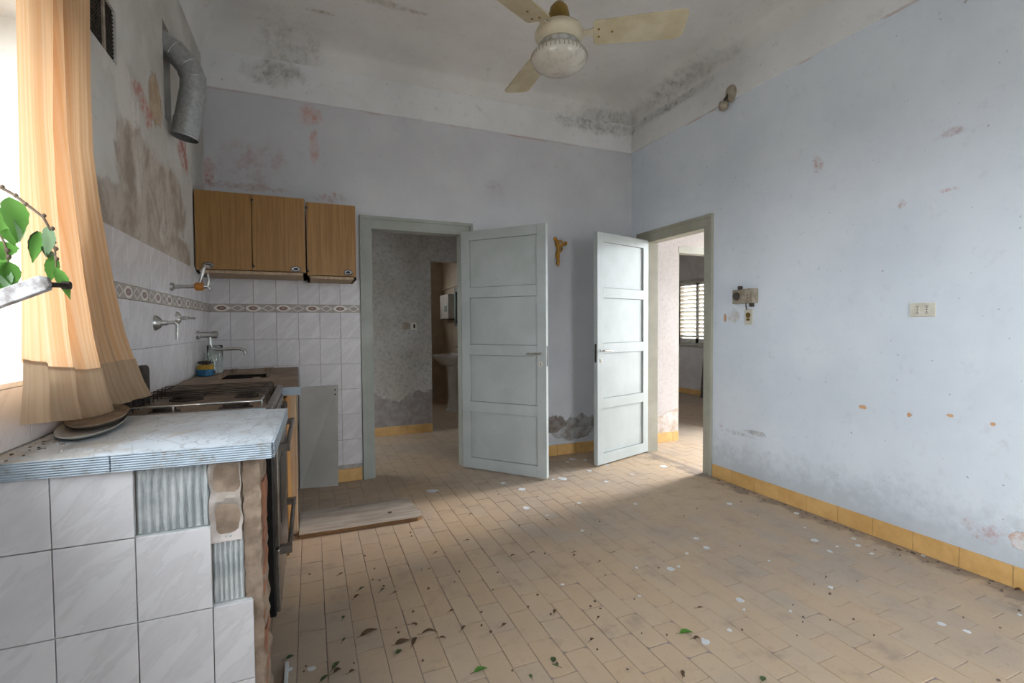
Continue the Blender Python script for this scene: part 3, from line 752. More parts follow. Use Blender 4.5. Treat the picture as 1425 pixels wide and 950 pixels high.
# ---- tiled pier under it
PY = 1.366
pier = thing('tiled_pier', (-.4, 1.42, 0), 'brick pier clad in white tiles, some fallen off', 'pier')
def rough_poly(x0, x1, z0, z1, step=.03, amp=.008, sides='r'):
    pts = [(x0, z0)]
    pts.append((x1, z0)); z = z0+step
    while z < z1-.01:
        pts.append((x1+random.uniform(-amp, amp), z+random.uniform(-.006, .006))); z += step
    pts += [(x1, z1), (x0, z1)]
    return pts
xz = lambda a, b, c: (a, c, b)
MB().prism(rough_poly(XL+.004, -.126, .0, ZW-.036, .035, .006), PY+.016, PY+.115, xz).build('core', 'mortar', pier)
# bricks showing at the broken edge
for z0, z1, x1_ in ((.055, .175, -.112), (.19, .30, -.121), (.318, .43, -.118), (.445, .56, -.123), (.575, .69, -.120), (.70, .82, -.118)):
    MB().prism(rough_poly(-.20, x1_, z0, z1, .03, .003), PY+.022, PY+.105, xz).build('brick', 'brick', pier, .002)
from mathutils import noise as mnoise
def broken_face(name, mat, x0, x1, z0, z1, y0, rel, seed, raggedl=0.0, raggedr=0.0, cells=0.0):
    nx, nz = max(4, int((x1-x0)/.006)), max(4, int((z1-z0)/.008)); vs = []; fs = []
    for k in range(nz+1):
        z = z0+(z1-z0)*k/nz
        xl = x0+raggedl*mnoise.noise(Vector((seed, 0, z*40))); xr = x1+raggedr*mnoise.noise(Vector((seed+5, 0, z*35)))
        for i_ in range(nx+1):
            x = xl+(xr-xl)*i_/nx
            y = y0+rel*(mnoise.fractal(Vector((x*28, seed, z*28)), 1.0, 2.0, 4)+.35*mnoise.noise(Vector((x*110, seed, z*110))))
            if cells: y += cells*max(0, min(1, 4*(.5-abs(((z-z0)/.105) % 1-.5))-.15))*max(0, min(1, 5*(.5-abs((x-x0)/(x1-x0)-.5))-.2))
            if i_ == nx: y = y0+.09
            vs.append((x, y, z))
    for k in range(nz):
        for i_ in range(nx):
            a = k*(nx+1)+i_; fs.append((a, a+1, a+nx+2, a+nx+1))
    return MB().add(vs, fs).build(name, mat, pier, smooth=35)
broken_face('hollow_brick', 'render', -.238, -.162, .685, .893, PY+.006, .006, 1.3, .006, .006, .022)
broken_face('mortar_face', 'mortar', -.164, -.119, .52, .893, PY+.010, .005, 4.1, .005, .005)
broken_face('mortar_face', 'mortar', -.152, -.116, .22, .53, PY+.010, .006, 7.7, .0, .008)
broken_face('mortar_face', 'mortar', -.155, -.100, .0, .24, PY+.012, .007, 9.2, .0, .014)
# ribbed adhesive where tiles are missing
def adhesive(x0, x1, z0, z1, n, yb_=PY+.018):
    b = MB(); b.box((x0, PY+.0145, z0), (x1, yb_+.003, z1)); w = (x1-x0)/n
    for k in range(n):
        cx = x0+(k+.5)*w; pts = []; z = z0+.004
        while z < z1-.004: pts.append((cx+random.uniform(-.0009, .0009), PY+.013, z)); z += .022
        pts.append((cx, PY+.013, z1-.004)); b.tube(pts, [w*.36*random.uniform(.7, 1.15) for _ in pts], 7)
    b.build('tile_adhesive', 'adhesive', pier, smooth=50)
adhesive(-.386, -.236, .729, .888, 9); adhesive(-.234, -.166, .53, .700, 6)
box('tile_adhesive', (XL+.004, PY+.006, .02), (-.236, PY+.018, .73), 'adhesive', pier); box('tile_adhesive', (-.236, PY+.007, .02), (-.15, PY+.018, .53), 'adhesive', pier)
box('tile_adhesive', (XL+.004, PY+.006, .72), (-.388, PY+.018, .888), 'adhesive', pier)
cx_ = [XL+.006, -.5375, -.3865, -.2345, -.1455]
rz_ = [.890, .7285, .527, .3255, .124, .004]
for r in range(5):
    for c in range(4):
        if (r == 0 and c >= 2) or (r == 1 and c == 3): continue
        w, h = cx_[c+1]-cx_[c], rz_[r]-rz_[r+1]
        k = ('p', round(w, 3), round(h, 3))
        if k not in TM: TM[k] = tmesh(w, h, 'x', .009)
        inst('wall_tile', TM[k], pier, ((cx_[c]+cx_[c+1])/2, PY+.0035, (rz_[r]+rz_[r+1])/2))

# ---- stove
SY0, SY1, SX0, SX1 = 1.965, 2.635, XL+.03, -.135
stove = thing('stove', ((SX0+SX1)/2, (SY0+SY1)/2, 0), 'grimy old gas stove with black side and wire grates', 'stove')
MB().box((SX0, SY0, .14), (SX1, SY1, .895)).build('body', 'black', stove, .006)
for x in (SX0+.04, SX1-.05):
    for y in (SY0+.05, SY1-.05): MB().lathe([(.018, 0), (.014, .01), (.014, .145)], (x, y, 0), 'Z', 10).build('leg', 'black', stove, smooth=40)
hob = MB(); hob.box((SX0, SY0, .893), (SX1-.005, SY1, .906))
ho = hob.build('hob', 'brown_dirt', stove, .002)
rim = MB()
for a, c in (((SX0, SY0-.004, .90), (SX1, SY0+.018, .928)), ((SX0, SY1-.018, .90), (SX1, SY1, .934)), ((SX1-.02, SY0, .90), (SX1+.004, SY1, .934))): rim.box(a, c)
rim.build('rim', 'steelfront', ho, .004)
bs = MB().box((SX0, SY0-.010, .885), (SX1-.02, SY0-.003, .925)).build('front_rail', 'edge', stove, .002); bs['label'] = 'blue-grey painted side rail'
MB().box((SX1-.004, SY0+.01, .80), (SX1+.006, SY1-.01, .892)).build('control_panel', 'steelfront', stove, .003)
for k in range(5): MB().lathe([(.020, 0), (.018, .018), (.010, .022)], (SX1+.005, SY0+.09+k*.125, .845), 'X', 14).build('knob', 'dark_plastic', stove, smooth=40)
od = MB().box((SX1-.004, SY0+.005, .40), (SX1+.016, SY1-.005, .79)).build('oven_door', 'steelfront', stove, .004)
MB().box((SX1+.012, SY0+.09, .46), (SX1+.018, SY1-.09, .70)).build('oven_window', 'black', od)
dr = MB().box((SX1-.004, SY0+.005, .155), (SX1+.014, SY1-.005, .39)).build('drawer', 'steelfront', stove, .004)
for z, par in ((.765, od), (.375, dr)):
    h = MB().tube([(SX1+.046, SY0+.035, z), (SX1+.046, SY1-.06, z)], .009, 10)
    h.box((SX1+.014, SY0+.03, z-.014), (SX1+.056, SY0+.06, z+.014)).box((SX1+.014, SY1-.09, z-.014), (SX1+.056, SY1-.06, z+.014))
    h.build('handle', ['steelfront'], par, smooth=40)
# burners and grates
for x, y, r in ((-.27, 2.12, .045), (-.50, 2.12, .036), (-.27, 2.47, .036), (-.50, 2.47, .05)):
    bo = MB().lathe([(r+.016, .905), (r+.012, .914), (r, .916), (r, .926), (r*.6, .930)], (x, y, 0), 'Z', 22).build('burner', 'soot', stove, smooth=40)
def grate(y0, y1, mat, n):
    zt = .956; xa_, xb_ = SX0+.03, SX1-.035
    gr = MB().tube([(xa_+.03, y0, zt-.004), (xa_+.03, y1, zt-.004)], .003, 6).build('grate', mat, stove, smooth=50)
    for x in ((xa_+xb_)/2, xb_-.03): MB().tube([(x, y0, zt-.004), (x, y1, zt-.004)], .003, 6).build('cross_bar', mat, gr, smooth=50)
    for k in range(n):
        y = y0+(y1-y0)*k/(n-1)
        MB().tube([(xa_, y, .908), (xa_+.004, y, zt), (xb_-.008, y, zt), (xb_, y, zt-.006), (xb_+.004, y, .908)], .0024, 6).build('wire', mat, gr, smooth=50)
    return gr
grate(SY0+.20, SY0+.40, 'iron', 4); grate(SY0+.45, SY1-.04, 'iron', 4)
gp = MB().tube([(SX0+.05, SY0+.05, .915), (SX0+.05, SY0+.05, .945), (SX1-.045, SY0+.05, .945), (SX1-.038, SY0+.06, .943), (SX1-.038, SY0+.06, .912)], .0045, 8)
gp.tube([(SX1-.04, SY0+.06, .944), (SX1-.04, SY0+.36, .944)], .004, 8).tube([(-.45, SY0+.05, .945), (-.45, SY0+.05, .908)], .004, 6)
g_ = gp.build('grate', 'chrome', stove, smooth=50); g_['label'] = 'bright wire rail of the front grate'
gd = [(1.97, .90), (2.455, .90), (2.455, 1.045), (2.447, 1.060), (2.43, 1.066), (1.97, 1.066)]
MB().prism(gd, XL+.014, XL+.042, lambda a, b, c: (c, a, b)).build('back_guard', 'soot', stove, .005)

# ---- trays under the curtain
def platter(c, a, bb, tilt, label, mat='brown_dirt', rollx=0):
    o = thing('oval_tray', c, label, 'tray', 'trays on the worktop')
    prof = [(.70, .0035), (.76, .002), (.82, .003), (.96, .011), (1.0, .0135), (1.0, .0105), (.84, .0), (.70, -.001)]
    mb = MB(); n = 36; vs = []; fs = []
    for r, h in prof:
        for k in range(n):
            t = 2*PI*k/n; vs.append((a*r*math.cos(t), bb*r*math.sin(t), h))
    for i in range(len(prof)-1):
        for k in range(n): fs.append((i*n+k, i*n+(k+1) % n, (i+1)*n+(k+1) % n, (i+1)*n+k))
    fs += [tuple(range(n))[::-1], tuple(range((len(prof)-1)*n, len(prof)*n))]
    mb.add(vs, fs); p = mb.build('dish', mat, o, smooth=50, local=True)
    o.rotation_euler = (tilt, rollx, .12)
    return o
platter((-.580, 1.735, .935), .070, .195, .022, 'lower of two dirty oval trays on the worktop', 'white_panel')
platter((-.582, 1.785, .951), .068, .160, .045, 'upper tray, tipped over the lower tray under the curtain', 'brown_dirt', -.02)

# ---- sink counter with the sink torn out
sc = thing('sink_counter', (-.38, 3.3, .885), 'dirty tan stone sink top with a gaping hole', 'worktop')
b = MB(); z0, z1 = .884, .920
hx0, hx1, hy0, hy1 = -.545, -.235, 3.22, 3.93
yn = 2.645
def xf(y): return -.058+(-.095+.058)*(y-yn)/(YB-yn)
b.hexa([(XL+.012, yn, z0), (xf(yn), yn, z0), (xf(hy0), hy0, z0), (XL+.012, hy0, z0)], [(XL+.012, yn, z1), (xf(yn), yn, z1), (xf(hy0), hy0, z1), (XL+.012, hy0, z1)])
b.hexa([(XL+.012, hy1, z0), (xf(hy1), hy1, z0), (xf(YB), YB-.012, z0), (XL+.012, YB-.012, z0)], [(XL+.012, hy1, z1), (xf(hy1), hy1, z1), (xf(YB), YB-.012, z1), (XL+.012, YB-.012, z1)])
b.hexa([(hx1, hy0, z0), (xf(hy0), hy0, z0), (xf(hy1), hy1, z0), (hx1, hy1, z0)], [(hx1, hy0, z1), (xf(hy0), hy0, z1), (xf(hy1), hy1, z1), (hx1, hy1, z1)])
b.hexa([(XL+.012, hy0, z0), (hx0, hy0, z0), (hx0, hy1, z0), (XL+.012, hy1, z0)], [(XL+.012, hy0, z1), (hx0, hy0, z1), (hx0, hy1, z1), (XL+.012, hy1, z1)])
b.build('top', 'sink_top', sc)
for k, (x, y, s) in enumerate(((-.53, 3.24, .04), (-.30, 3.235, .03), (-.24, 3.45, .03), (-.24, 3.70, .035), (-.50, 3.93, .03), (-.28, 3.93, .035))):
    pts = [(x+s*random.uniform(.6, 1.1)*math.cos(a*PI/3), y+s*random.uniform(.6, 1.1)*math.sin(a*PI/3)) for a in range(6)]
    MB().prism(pts, z1-.018, z1+.002+.001*k).build('broken_edge', 'sink_top', sc)
MB().hexa([(xf(yn), yn-.004, z0-.004), (xf(yn)+.008, yn-.004, z0-.004), (xf(YB)+.008, YB-.013, z0-.004), (xf(YB), YB-.013, z0-.004)], [(xf(yn), yn-.004, z1), (xf(yn)+.008, yn-.004, z1), (xf(YB)+.008, YB-.013, z1), (xf(YB), YB-.013, z1)]).build('edge_strip', 'edge', sc)
MB().box((-.20, yn-.012, z0-.004), (xf(yn)+.006, yn-.003, z1)).build('edge_strip', 'edge', sc)
# ---- base cabinet below it
bc = thing('sink_base_cabinet', (-.38, 3.3, 0), 'broken sink base cabinet with orange-brown door edge', 'cabinet')
MB().box((XL+.015, 2.665, .02), (-.135, 2.683, .878)).build('side_panel', 'orange_wood', bc)
MB().box((-.135, 2.665, .06), (-.118, 3.062, .862)).build('door', 'orange_wood', bc, .002)
MB().box((-.135, 3.066, .0), (-.086, 3.088, .880)).build('stile', 'raw_wood', bc, .002)
MB().box((-.135, 3.955, 0), (-.10, 3.975, .88)).build('stile', 'raw_wood', bc, .002)
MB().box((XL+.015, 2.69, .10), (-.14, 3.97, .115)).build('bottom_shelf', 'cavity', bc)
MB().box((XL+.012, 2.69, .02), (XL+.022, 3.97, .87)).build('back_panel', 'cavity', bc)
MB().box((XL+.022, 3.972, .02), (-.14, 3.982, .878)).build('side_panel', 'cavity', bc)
# ---- loose board and plank
wp = thing('loose_white_board', (.04, 3.93, 0), 'white board with hinge holes leaning on the wall tiles', 'board')
MB().hexa([(-.094, 3.946, 0), (.176, 3.905, 0), (.178, 3.921, 0), (-.092, 3.962, 0)], [(-.086, 3.963, .765), (.190, 3.955, .768), (.191, 3.971, .768), (-.085, 3.979, .765)]).build('panel', 'white_panel', wp, .0015)
for zz in (.735, .70): MB().lathe([(.006, 0), (.006, -.005)], (.168, 3.9535, zz), 'Y', 10).build('hinge_hole', 'black', wp)
pk = thing('loose_plank', (.25, 3.18, 0), 'dusty grey plank lying flat on the tiled floor', 'plank')
poly = [(-.083, 2.998), (.60, 2.985), (.632, 3.005), (.640, 3.06), (.600, 3.345), (.570, 3.365), (-.083, 3.375)]
pb = MB(); pb.prism(poly, .0, .024); pb.mi = [0, 1]+[0]*len(poly)
pb.build('board', ['plank_edge', 'grey_wood'], pk, .0015)
MB().tube([(.44, 3.13, .026), (.46, 3.125, .028)], .006, 6).build('splinter', 'speck', pk)

# ---- taps and small things on the tiles
def tapthing(name, loc, label): return thing(name, loc, label, 'tap', 'old taps on the tiled wall')
X0 = XL+.010
P = (X0, 2.975, 1.432)
t = tapthing('wall_mixer', P, 'wall tap with long swan-neck spout and orange collar')
MB().lathe([(.022, 0), (.020, .010), (.012, .016)], P, 'X', 18).build('rose', 'chrome', t, smooth=40)
MB().tube([P, (X0+.05, 2.975, 1.434), (X0+.10, 2.975, 1.436), (X0+.128, 2.975, 1.452), (X0+.140, 2.975, 1.500), (X0+.146, 2.975, 1.530), (X0+.158, 2.975, 1.543), (X0+.172, 2.975, 1.540)], [.012, .010, .010, .009, .009, .009, .010, .011], 12).build('spout', 'chrome', t, smooth=60)
MB().lathe([(.016, .105), (.021, .11), (.021, .142), (.015, .147)], (X0, 2.972, 1.436), 'X', 18).build('collar', 'orange_pl', t, smooth=40)
MB().tube([(X0+.146, 2.972, 1.437), (X0+.165, 2.972, 1.437), (X0+.168, 2.970, 1.47), (X0+.166, 2.970, 1.505)], [.012, .010, .008, .004], 10).tube([(X0+.165, 2.972, 1.437), (X0+.178, 2.97, 1.415)], [.010, .009], 10).build('lever', 'chrome', t, smooth=50)
P = (X0, 2.68, 1.243)
t = tapthing('lever_valve', P, 'domed chrome valve with a drooping lever on the tiles')
MB().lathe([(.036, 0), (.034, .008), (.022, .022), (.012, .028), (.011, .05)], P, 'X', 22).build('dome', 'chrome', t, smooth=60)
MB().tube([(X0+.045, 2.68, 1.243), (X0+.075, 2.68, 1.245), (X0+.085, 2.685, 1.235), (X0+.080, 2.69, 1.165)], [.009, .009, .008, .006], 10).build('lever', 'chrome', t, smooth=60)
P = (X0, 3.08, 1.272)
t = tapthing('cross_valve', P, 'small chrome valve with a short bar handle on the tiles')
MB().lathe([(.036, 0), (.032, .008), (.018, .018), (.010, .022), (.010, .045)], P, 'X', 20).build('dome', 'chrome', t, smooth=60)
MB().tube([(X0+.045, 3.045, 1.272), (X0+.048, 3.115, 1.276)], [.008, .006], 10).tube([(X0+.045, 3.08, 1.272), (X0+.085, 3.08, 1.272)], .006, 8).build('handle', 'chrome', t, smooth=60)
P = (X0, 3.56, 1.175)
t = tapthing('sink_tap', P, 'sink tap with a hooked horizontal spout by the glass jar')
MB().lathe([(.028, 0), (.026, .012), (.019, .016), (.019, .08), (.023, .082), (.023, .11), (.018, .114)], P, 'X', 20).build('body', 'chrome', t, smooth=40)
MB().tube([(X0+.07, 3.56, 1.17), (X0+.07, 3.56, 1.12), (X0+.08, 3.56, 1.09), (X0+.11, 3.56, 1.082), (X0+.235, 3.56, 1.083), (X0+.262, 3.56, 1.072), (X0+.268, 3.56, 1.045)], [.013, .012, .011, .010, .010, .010, .011], 12).build('spout', 'chrome', t, smooth=60)

t = thing('blue_tub', (-.605, 3.49, .92), 'small blue plastic tub in the corner of the sink top', 'tub')
MB().lathe([(.040, .921), (.047, .925), (.049, .962), (.046, .963), (.042, .935)], (-.605, 3.49, 0), 'Z', 24).build('tub', 'blue', t, smooth=40)
t = thing('sponge', (-.6, 3.49, .962), 'worn yellow sponge lying on the blue tub', 'sponge')
MB().prism(rr(.085, .06, (.012,)*4), .962, .990, lambda a, b, c: (a-.603, b+3.49, c)).build('foam', 'yellow', t, .004)
b = MB()
for k in range(26):
    a = random.uniform(0, 6.28); r = random.uniform(.005, .03)
    p0 = Vector((-.605+r*math.cos(a), 3.49+r*math.sin(a), .995+random.uniform(0, .012)))
    b.tube([p0, p0+Vector((random.uniform(-.02, .02), random.uniform(-.02, .02), random.uniform(0, .012))), p0+Vector((random.uniform(-.02, .02), random.uniform(-.02, .02), random.uniform(-.004, .006)))], .004, 5)
tag(b.build('scourer', 'soot'), 'tangled blackened scourer on top of the yellow sponge', 'scourer')
t = thing('glass_jar', (-.575, 3.80, .92), 'empty straight glass jar behind the hooked tap', 'jar')
MB().lathe([(.044, .921), (.046, .926), (.046, 1.10), (.043, 1.105), (.042, 1.10), (.042, .93), (.0, .928)][:6], (-.585, 3.70, 0), 'Z', 28).build('glass', 'glass', t, smooth=40)
t = thing('glass_carafe', (-.60, 3.61, .92), 'round-bellied clear bottle between sponge and jar', 'bottle')
MB().lathe([(.034, .921), (.042, .93), (.042, .975), (.030, 1.01), (.018, 1.03), (.018, 1.06), (.016, 1.06), (.016, 1.028), (.028, 1.006), (.039, .972), (.039, .934)], (-.612, 3.605, 0), 'Z', 28).build('glass', 'glass', t, smooth=60)

# ================================================================== WINDOW CORNER
# ---- curtain
def lerp_tab(tab, z):
    if z >= tab[0][0]: return tab[0][1]
    for (z0, y0), (z1, y1) in zip(tab, tab[1:]):
        if z >= z1: return y1+(y0-y1)*(z-z1)/(z0-z1)
    return tab[-1][1]
CXP = -.612
def edge_tab(pts):
    o = [(onleft(x, y, CXP).z, onleft(x, y, CXP).y) for x, y in pts]; return sorted(o, reverse=True)
le = edge_tab([(13, 0), (16, 150), (19, 300), (21, 430), (20, 535), (16, 588)])
re = edge_tab([(117, 0), (117, 120), (119, 210), (129, 290), (148, 400), (166, 480), (180, 530), (192, 556)])
cur = thing('curtain', (CXP, 1.7, .95), 'faded orange striped curtain hanging over the window edge', 'curtain')
def curtain_mesh(t0, t1, off, nt, name, mat):
    ns = 130; vs = []; uv = []; fs = []
    ztop = 2.62
    for i in range(nt+1):
        t = t0+(t1-t0)*i/nt
        for j in range(ns+1):
            s = j/ns
            zb = 1.005-.055*min(1, s/.5)+.012*max(0, s-.5)*2
            z = ztop+(zb-ztop)*t
            yl, yr = lerp_tab(le, z), lerp_tab(re, z)
            sc = s+.035*math.sin(2*PI*s*2)*t*0
            y = yl+(yr-yl)*s
            dn = max(0, min(1, (t-.2)/.8))
            fold = .016*math.sin(2*PI*(2.2*s+.10))+.007*math.sin(2*PI*(4.7*s+.35+.15*t))+.002*math.sin(2*PI*(11*s))
            crease = -.045*math.exp(-((s-.56+.12*dn)/.03)**2)-.025*math.exp(-((s-.80+.10*dn)/.025)**2)
            x = CXP+fold*(.7+.5*dn)+crease+.02*max(0, t-.85)/.15*s
            if t > .7 and y > 1.9: x = max(x, XL+.050)
            vs.append((max(x, XL+.02)+off, y, z)); uv.append((s, t))
    for i in range(nt):
        for j in range(ns):
            a = i*(ns+1)+j; fs.append((a, a+1, a+ns+2, a+ns+1))
    b = MB(); b.add(vs, fs); b.uvs = uv
    return b.build(name, mat, cur, smooth=80)
curtain_mesh(0, .915, 0, 70, 'cloth', 'cloth'); curtain_mesh(.91, 1.0, .003, 10, 'hem', 'hem')
rod = thing('curtain_rod', (CXP, .6, 2.62), 'wooden curtain rod above the window', 'rod')
MB().tube([(CXP, -.6, 2.63), (CXP, 2.05, 2.63)], .014, 12).build('pole', 'raw_wood', rod, smooth=50)
for y in (-.5, 2.0): MB().tube([(XL, y, 2.63), (CXP, y, 2.63)], .01, 8).build('bracket', 'iron', rod, smooth=50)

# ---- flaking bar and branch coming in through the window
p1, p0 = onleft(70, 391, -.50), onleft(0, 416, -.585)
d = (p0-p1).normalized(); p0 = p1+d*.44
br = thing('window_stay_bar', p0, 'flaking grey bar with a metal pin jutting in from the window', 'bar')
side = d.cross(Vector((0, 0, 1))).normalized(); up = side.cross(d)
b = MB(); hw, hh = .010, .016
ends = []
for P, k in ((p0, 1), (p1+d*.010, 1), (p1, .55)):
    ends.append([P+side*hw*a*k+up*hh*c*k for a, c in ((-1, -1), (1, -1), (1, 1), (-1, 1))])
vs = [v for e in ends for v in e]
fs = [(0, 1, 2, 3)]+[(i*4+j, i*4+(j+1) % 4, i*4+4+(j+1) % 4, i*4+4+j) for i in range(2) for j in range(4)]+[(8, 9, 10, 11)]
b.add(vs, fs).build('bar', 'bar', br, .002)
q0, q1 = onleft(68, 396, -.5), onleft(95, 397, -.49)
MB().tube([q0, q1], .0055, 8).lathe([(.009, -.01), (.009, .004)], q1, 'X', 10).build('pin', 'iron', br, smooth=40)

def leaf_pts(base, tip, width, nrm, curl=.12, n=10):
    base, tip = Vector(base), Vector(tip); ax = tip-base; Ln = ax.length; ax.normalize()
    nrm = Vector(nrm); sd = ax.cross(nrm).normalized(); up = sd.cross(ax).normalized()
    vs = []; fs = []
    for i in range(n+1):
        t = i/n; w = width*.5*(math.sin(PI*min(1, t*1.02)**.75))**.9 if 0 < i < n else width*.02
        c = base+ax*Ln*t+up*curl*Ln*math.sin(PI*t)
        j = 1+.05*((-1)**i)
        vs += [c-sd*w*j+up*w*.30, c-sd*w*.5+up*w*.05, c, c+sd*w*.5+up*w*.05, c+sd*w*j+up*w*.30]
    for i in range(n):
        for k in range(4): fs.append((i*5+k, i*5+k+1, i*5+6+k, i*5+5+k))
    return vs, fs
branch = thing('leafy_branch', onleft(0, 262, -.60), 'leafy green branch drooping in front of the curtain', 'branch')
def dp(x, y): return onleft(x, y, -.61+.0012*max(-20, x))
stem = [Vector((-1.35, 1.05, 1.72)), Vector((-1.0, 1.12, 1.66)), dp(-60, 235)+Vector((-.06, 0, 0)), dp(-25, 250), dp(0, 260), dp(20, 271), dp(38, 285), dp(60, 302), dp(68, 316), dp(74, 335), dp(77, 352), dp(78, 372)]
MB().tube(stem, [.008, .007, .005, .004, .0035, .003, .003, .0028, .0025, .002, .0018, .0012], 7).build('stem', 'twig', branch, smooth=50)
MB().tube([dp(-20, 300), dp(-2, 322), dp(6, 338), dp(10, 355), dp(11, 366)], [.003, .0025, .002, .0018, .0012], 6).build('stem', 'twig', branch, smooth=50)
nv = (.5, -.75, .25)
for bx, by, tx, ty, w, mt, nn in ((13, 274, 24, 338, .044, 'leaf', nv), (22, 296, 27, 338, .020, 'pale_leaf', (.7, -.7, 0)), (4, 288, 2, 326, .036, 'leaf', (.3, -.8, .4)), (10, 318, 20, 342, .032, 'leaf', nv),
                                  (52, 321, 46, 365, .030, 'green_dry', (.8, -.5, .1)), (56, 322, 45, 366, .022, 'leaf', (.2, -.9, .1)), (66, 314, 64, 358, .024, 'pale_leaf', (.6, -.8, 0)), (60, 340, 63, 356, .012, 'green_dry', nv),
                                  (74, 356, 70, 392, .026, 'leaf', nv), (70, 348, 70, 364, .014, 'green_dry', nv), (77, 372, 98, 417, .022, 'leaf', (.4, -.9, .2)), (76, 378, 88, 405, .016, 'green_dry', (.8, -.4, 0)),
                                  (0, 335, 4, 362, .05, 'leaf', nv), (-6, 345, 6, 372, .04, 'leaf', (.2, -.9, .3)), (11, 364, 2, 405, .045, 'leaf', nv), (12, 364, 20, 400, .035, 'leaf', (.7, -.6, .2)), (6, 374, 9, 404, .024, 'pale_leaf', (.4, -.8, .4)), (-2, 372, -4, 404, .04, 'leaf', nv)):
    P0, P1 = dp(bx, by), dp(tx, ty)
    v_, f_ = leaf_pts(P0, P1, w, nn, random.uniform(-.1, .16)); MB().add(v_, f_).build('leaf', mt, branch, smooth=60)
for x, y in ((3, 260), (22, 272), (36, 284), (61, 300), (73, 318), (75, 337), (78, 346), (79, 360), (10, 348), (12, 357)):
    MB().lathe([(.001, -.005), (.0045, -.002), (.0045, .002), (.001, .005)], dp(x, y), 'Z', 7).build('bud', 'twig', branch, smooth=60)

# ---- vent grille
vg = thing('vent_grille', (XL-.03, (VG[0]+VG[1])/2, VG[2]), 'rusty mesh air vent set into the wall', 'vent')
b = MB(); xg = XL-.010
for k in range(1, 19): y = VG[0]+(VG[1]-VG[0])*k/19; b.box((xg-.002, y-.0022, VG[2]), (xg+.002, y+.0022, VG[3]))
for k in range(1, 14): z = VG[2]+(VG[3]-VG[2])*k/14; b.box((xg-.002, VG[0], z-.0022), (xg+.002, VG[1], z+.0022))
mo = b.build('mesh', 'iron', vg)
MB().box((xg-.006, VG[0]+.165, VG[2]), (xg+.008, VG[0]+.183, VG[3])).build('divider', 'dusty_plastic', vg)
MB().box((XL-.138, VG[0], VG[2]), (XL-.128, VG[1], VG[3])).build('duct_back', 'cavity', vg)

# ---- flue pipe
fl = thing('flue_pipe', (-.6, 3.05, 2.25), 'galvanised flue pipe bent down from a hole in the wall', 'pipe')
segs = [((XL-.06, 3.055, 2.735), (-.625, 3.05, 2.665)), ((-.625, 3.05, 2.665), (-.568, 3.05, 2.600)), ((-.568, 3.05, 2.600), (-.548, 3.05, 2.535)), ((-.548, 3.05, 2.535), (-.553, 3.05, 2.455)), ((-.553, 3.05, 2.455), (-.578, 3.05, 2.315)), ((-.578, 3.05, 2.315), (-.592, 3.05, 2.235))]
for k, (a, c) in enumerate(segs):
    a, c = Vector(a), Vector(c); dd = (c-a).normalized()
    r = .060 if k < 4 else .062-.001*(k-4)+(.0035 if k == 5 else 0)
    bb = MB(); n = 24
    bb.tube([a-dd*.012, a, c, c+dd*.012], [r*.97, r, r, r*.97], n, cap=False)
    so = bb.build('pipe_section', 'zinc', fl, smooth=40)
    MB().tube([c-dd*.004, c, c+dd*.004], [r, r+.0025, r], n, cap=False).build('seam', 'zinc', so, smooth=60)

# ================================================================== CEILING FAN
FC = Vector((1.156, 2.136, 2.641))
fan = thing('ceiling_fan', FC, 'cream three-blade ceiling fan with light', 'fan')
MB().tube([(FC.x, FC.y, HC+.005), (FC.x, FC.y, 2.76)], .009, 12).build('rod', 'cream', fan, smooth=40)
MB().lathe([(.02, HC), (.055, HC-.01), (.05, HC-.05), (.02, HC-.075)], (FC.x, FC.y, 0), 'Z', 24).build('ceiling_rose', 'cream', fan, smooth=60)
MB().lathe([(.012, 2.80), (.026, 2.795), (.043, 2.775), (.051, 2.745), (.053, 2.705), (.053, 2.698)], (FC.x, FC.y, 0), 'Z', 24).build('canopy_cup', 'brass', fan, smooth=60)
MB().lathe([(.050, 2.703), (.050, 2.682)], (FC.x, FC.y, 0), 'Z', 24).build('collar', 'black', fan, smooth=30)
MB().lathe([(.040, 2.688), (.075, 2.686), (.108, 2.672), (.119, 2.650), (.119, 2.632), (.108, 2.612), (.092, 2.602), (.092, 2.596)], (FC.x, FC.y, 0), 'Z', 40).build('motor_housing', 'cream', fan, smooth=50)
MB().lathe([(.095, 2.602), (.103, 2.590), (.104, 2.566), (.09, 2.560)], (FC.x, FC.y, 0), 'Z', 40).build('light_ring', 'chrome', fan, smooth=40)
lens = MB().lathe([(.098, 2.564), (.125, 2.556), (.136, 2.540), (.136, 2.524), (.126, 2.502), (.100, 2.484), (.060, 2.474), (.001, 2.470)], (FC.x, FC.y, 0), 'Z', 44).build('light_lens', 'lens', fan, smooth=50)
for k in range(40):
    a = 2*PI*k/40; c_, s_ = math.cos(a), math.sin(a)
    MB().tube([(FC.x+.118*c_, FC.y+.118*s_, 2.5605), (FC.x+.1368*c_, FC.y+.1368*s_, 2.540), (FC.x+.1368*c_, FC.y+.1368*s_, 2.526)], .0026, 5).build('rib', 'dusty_plastic', lens, smooth=60)
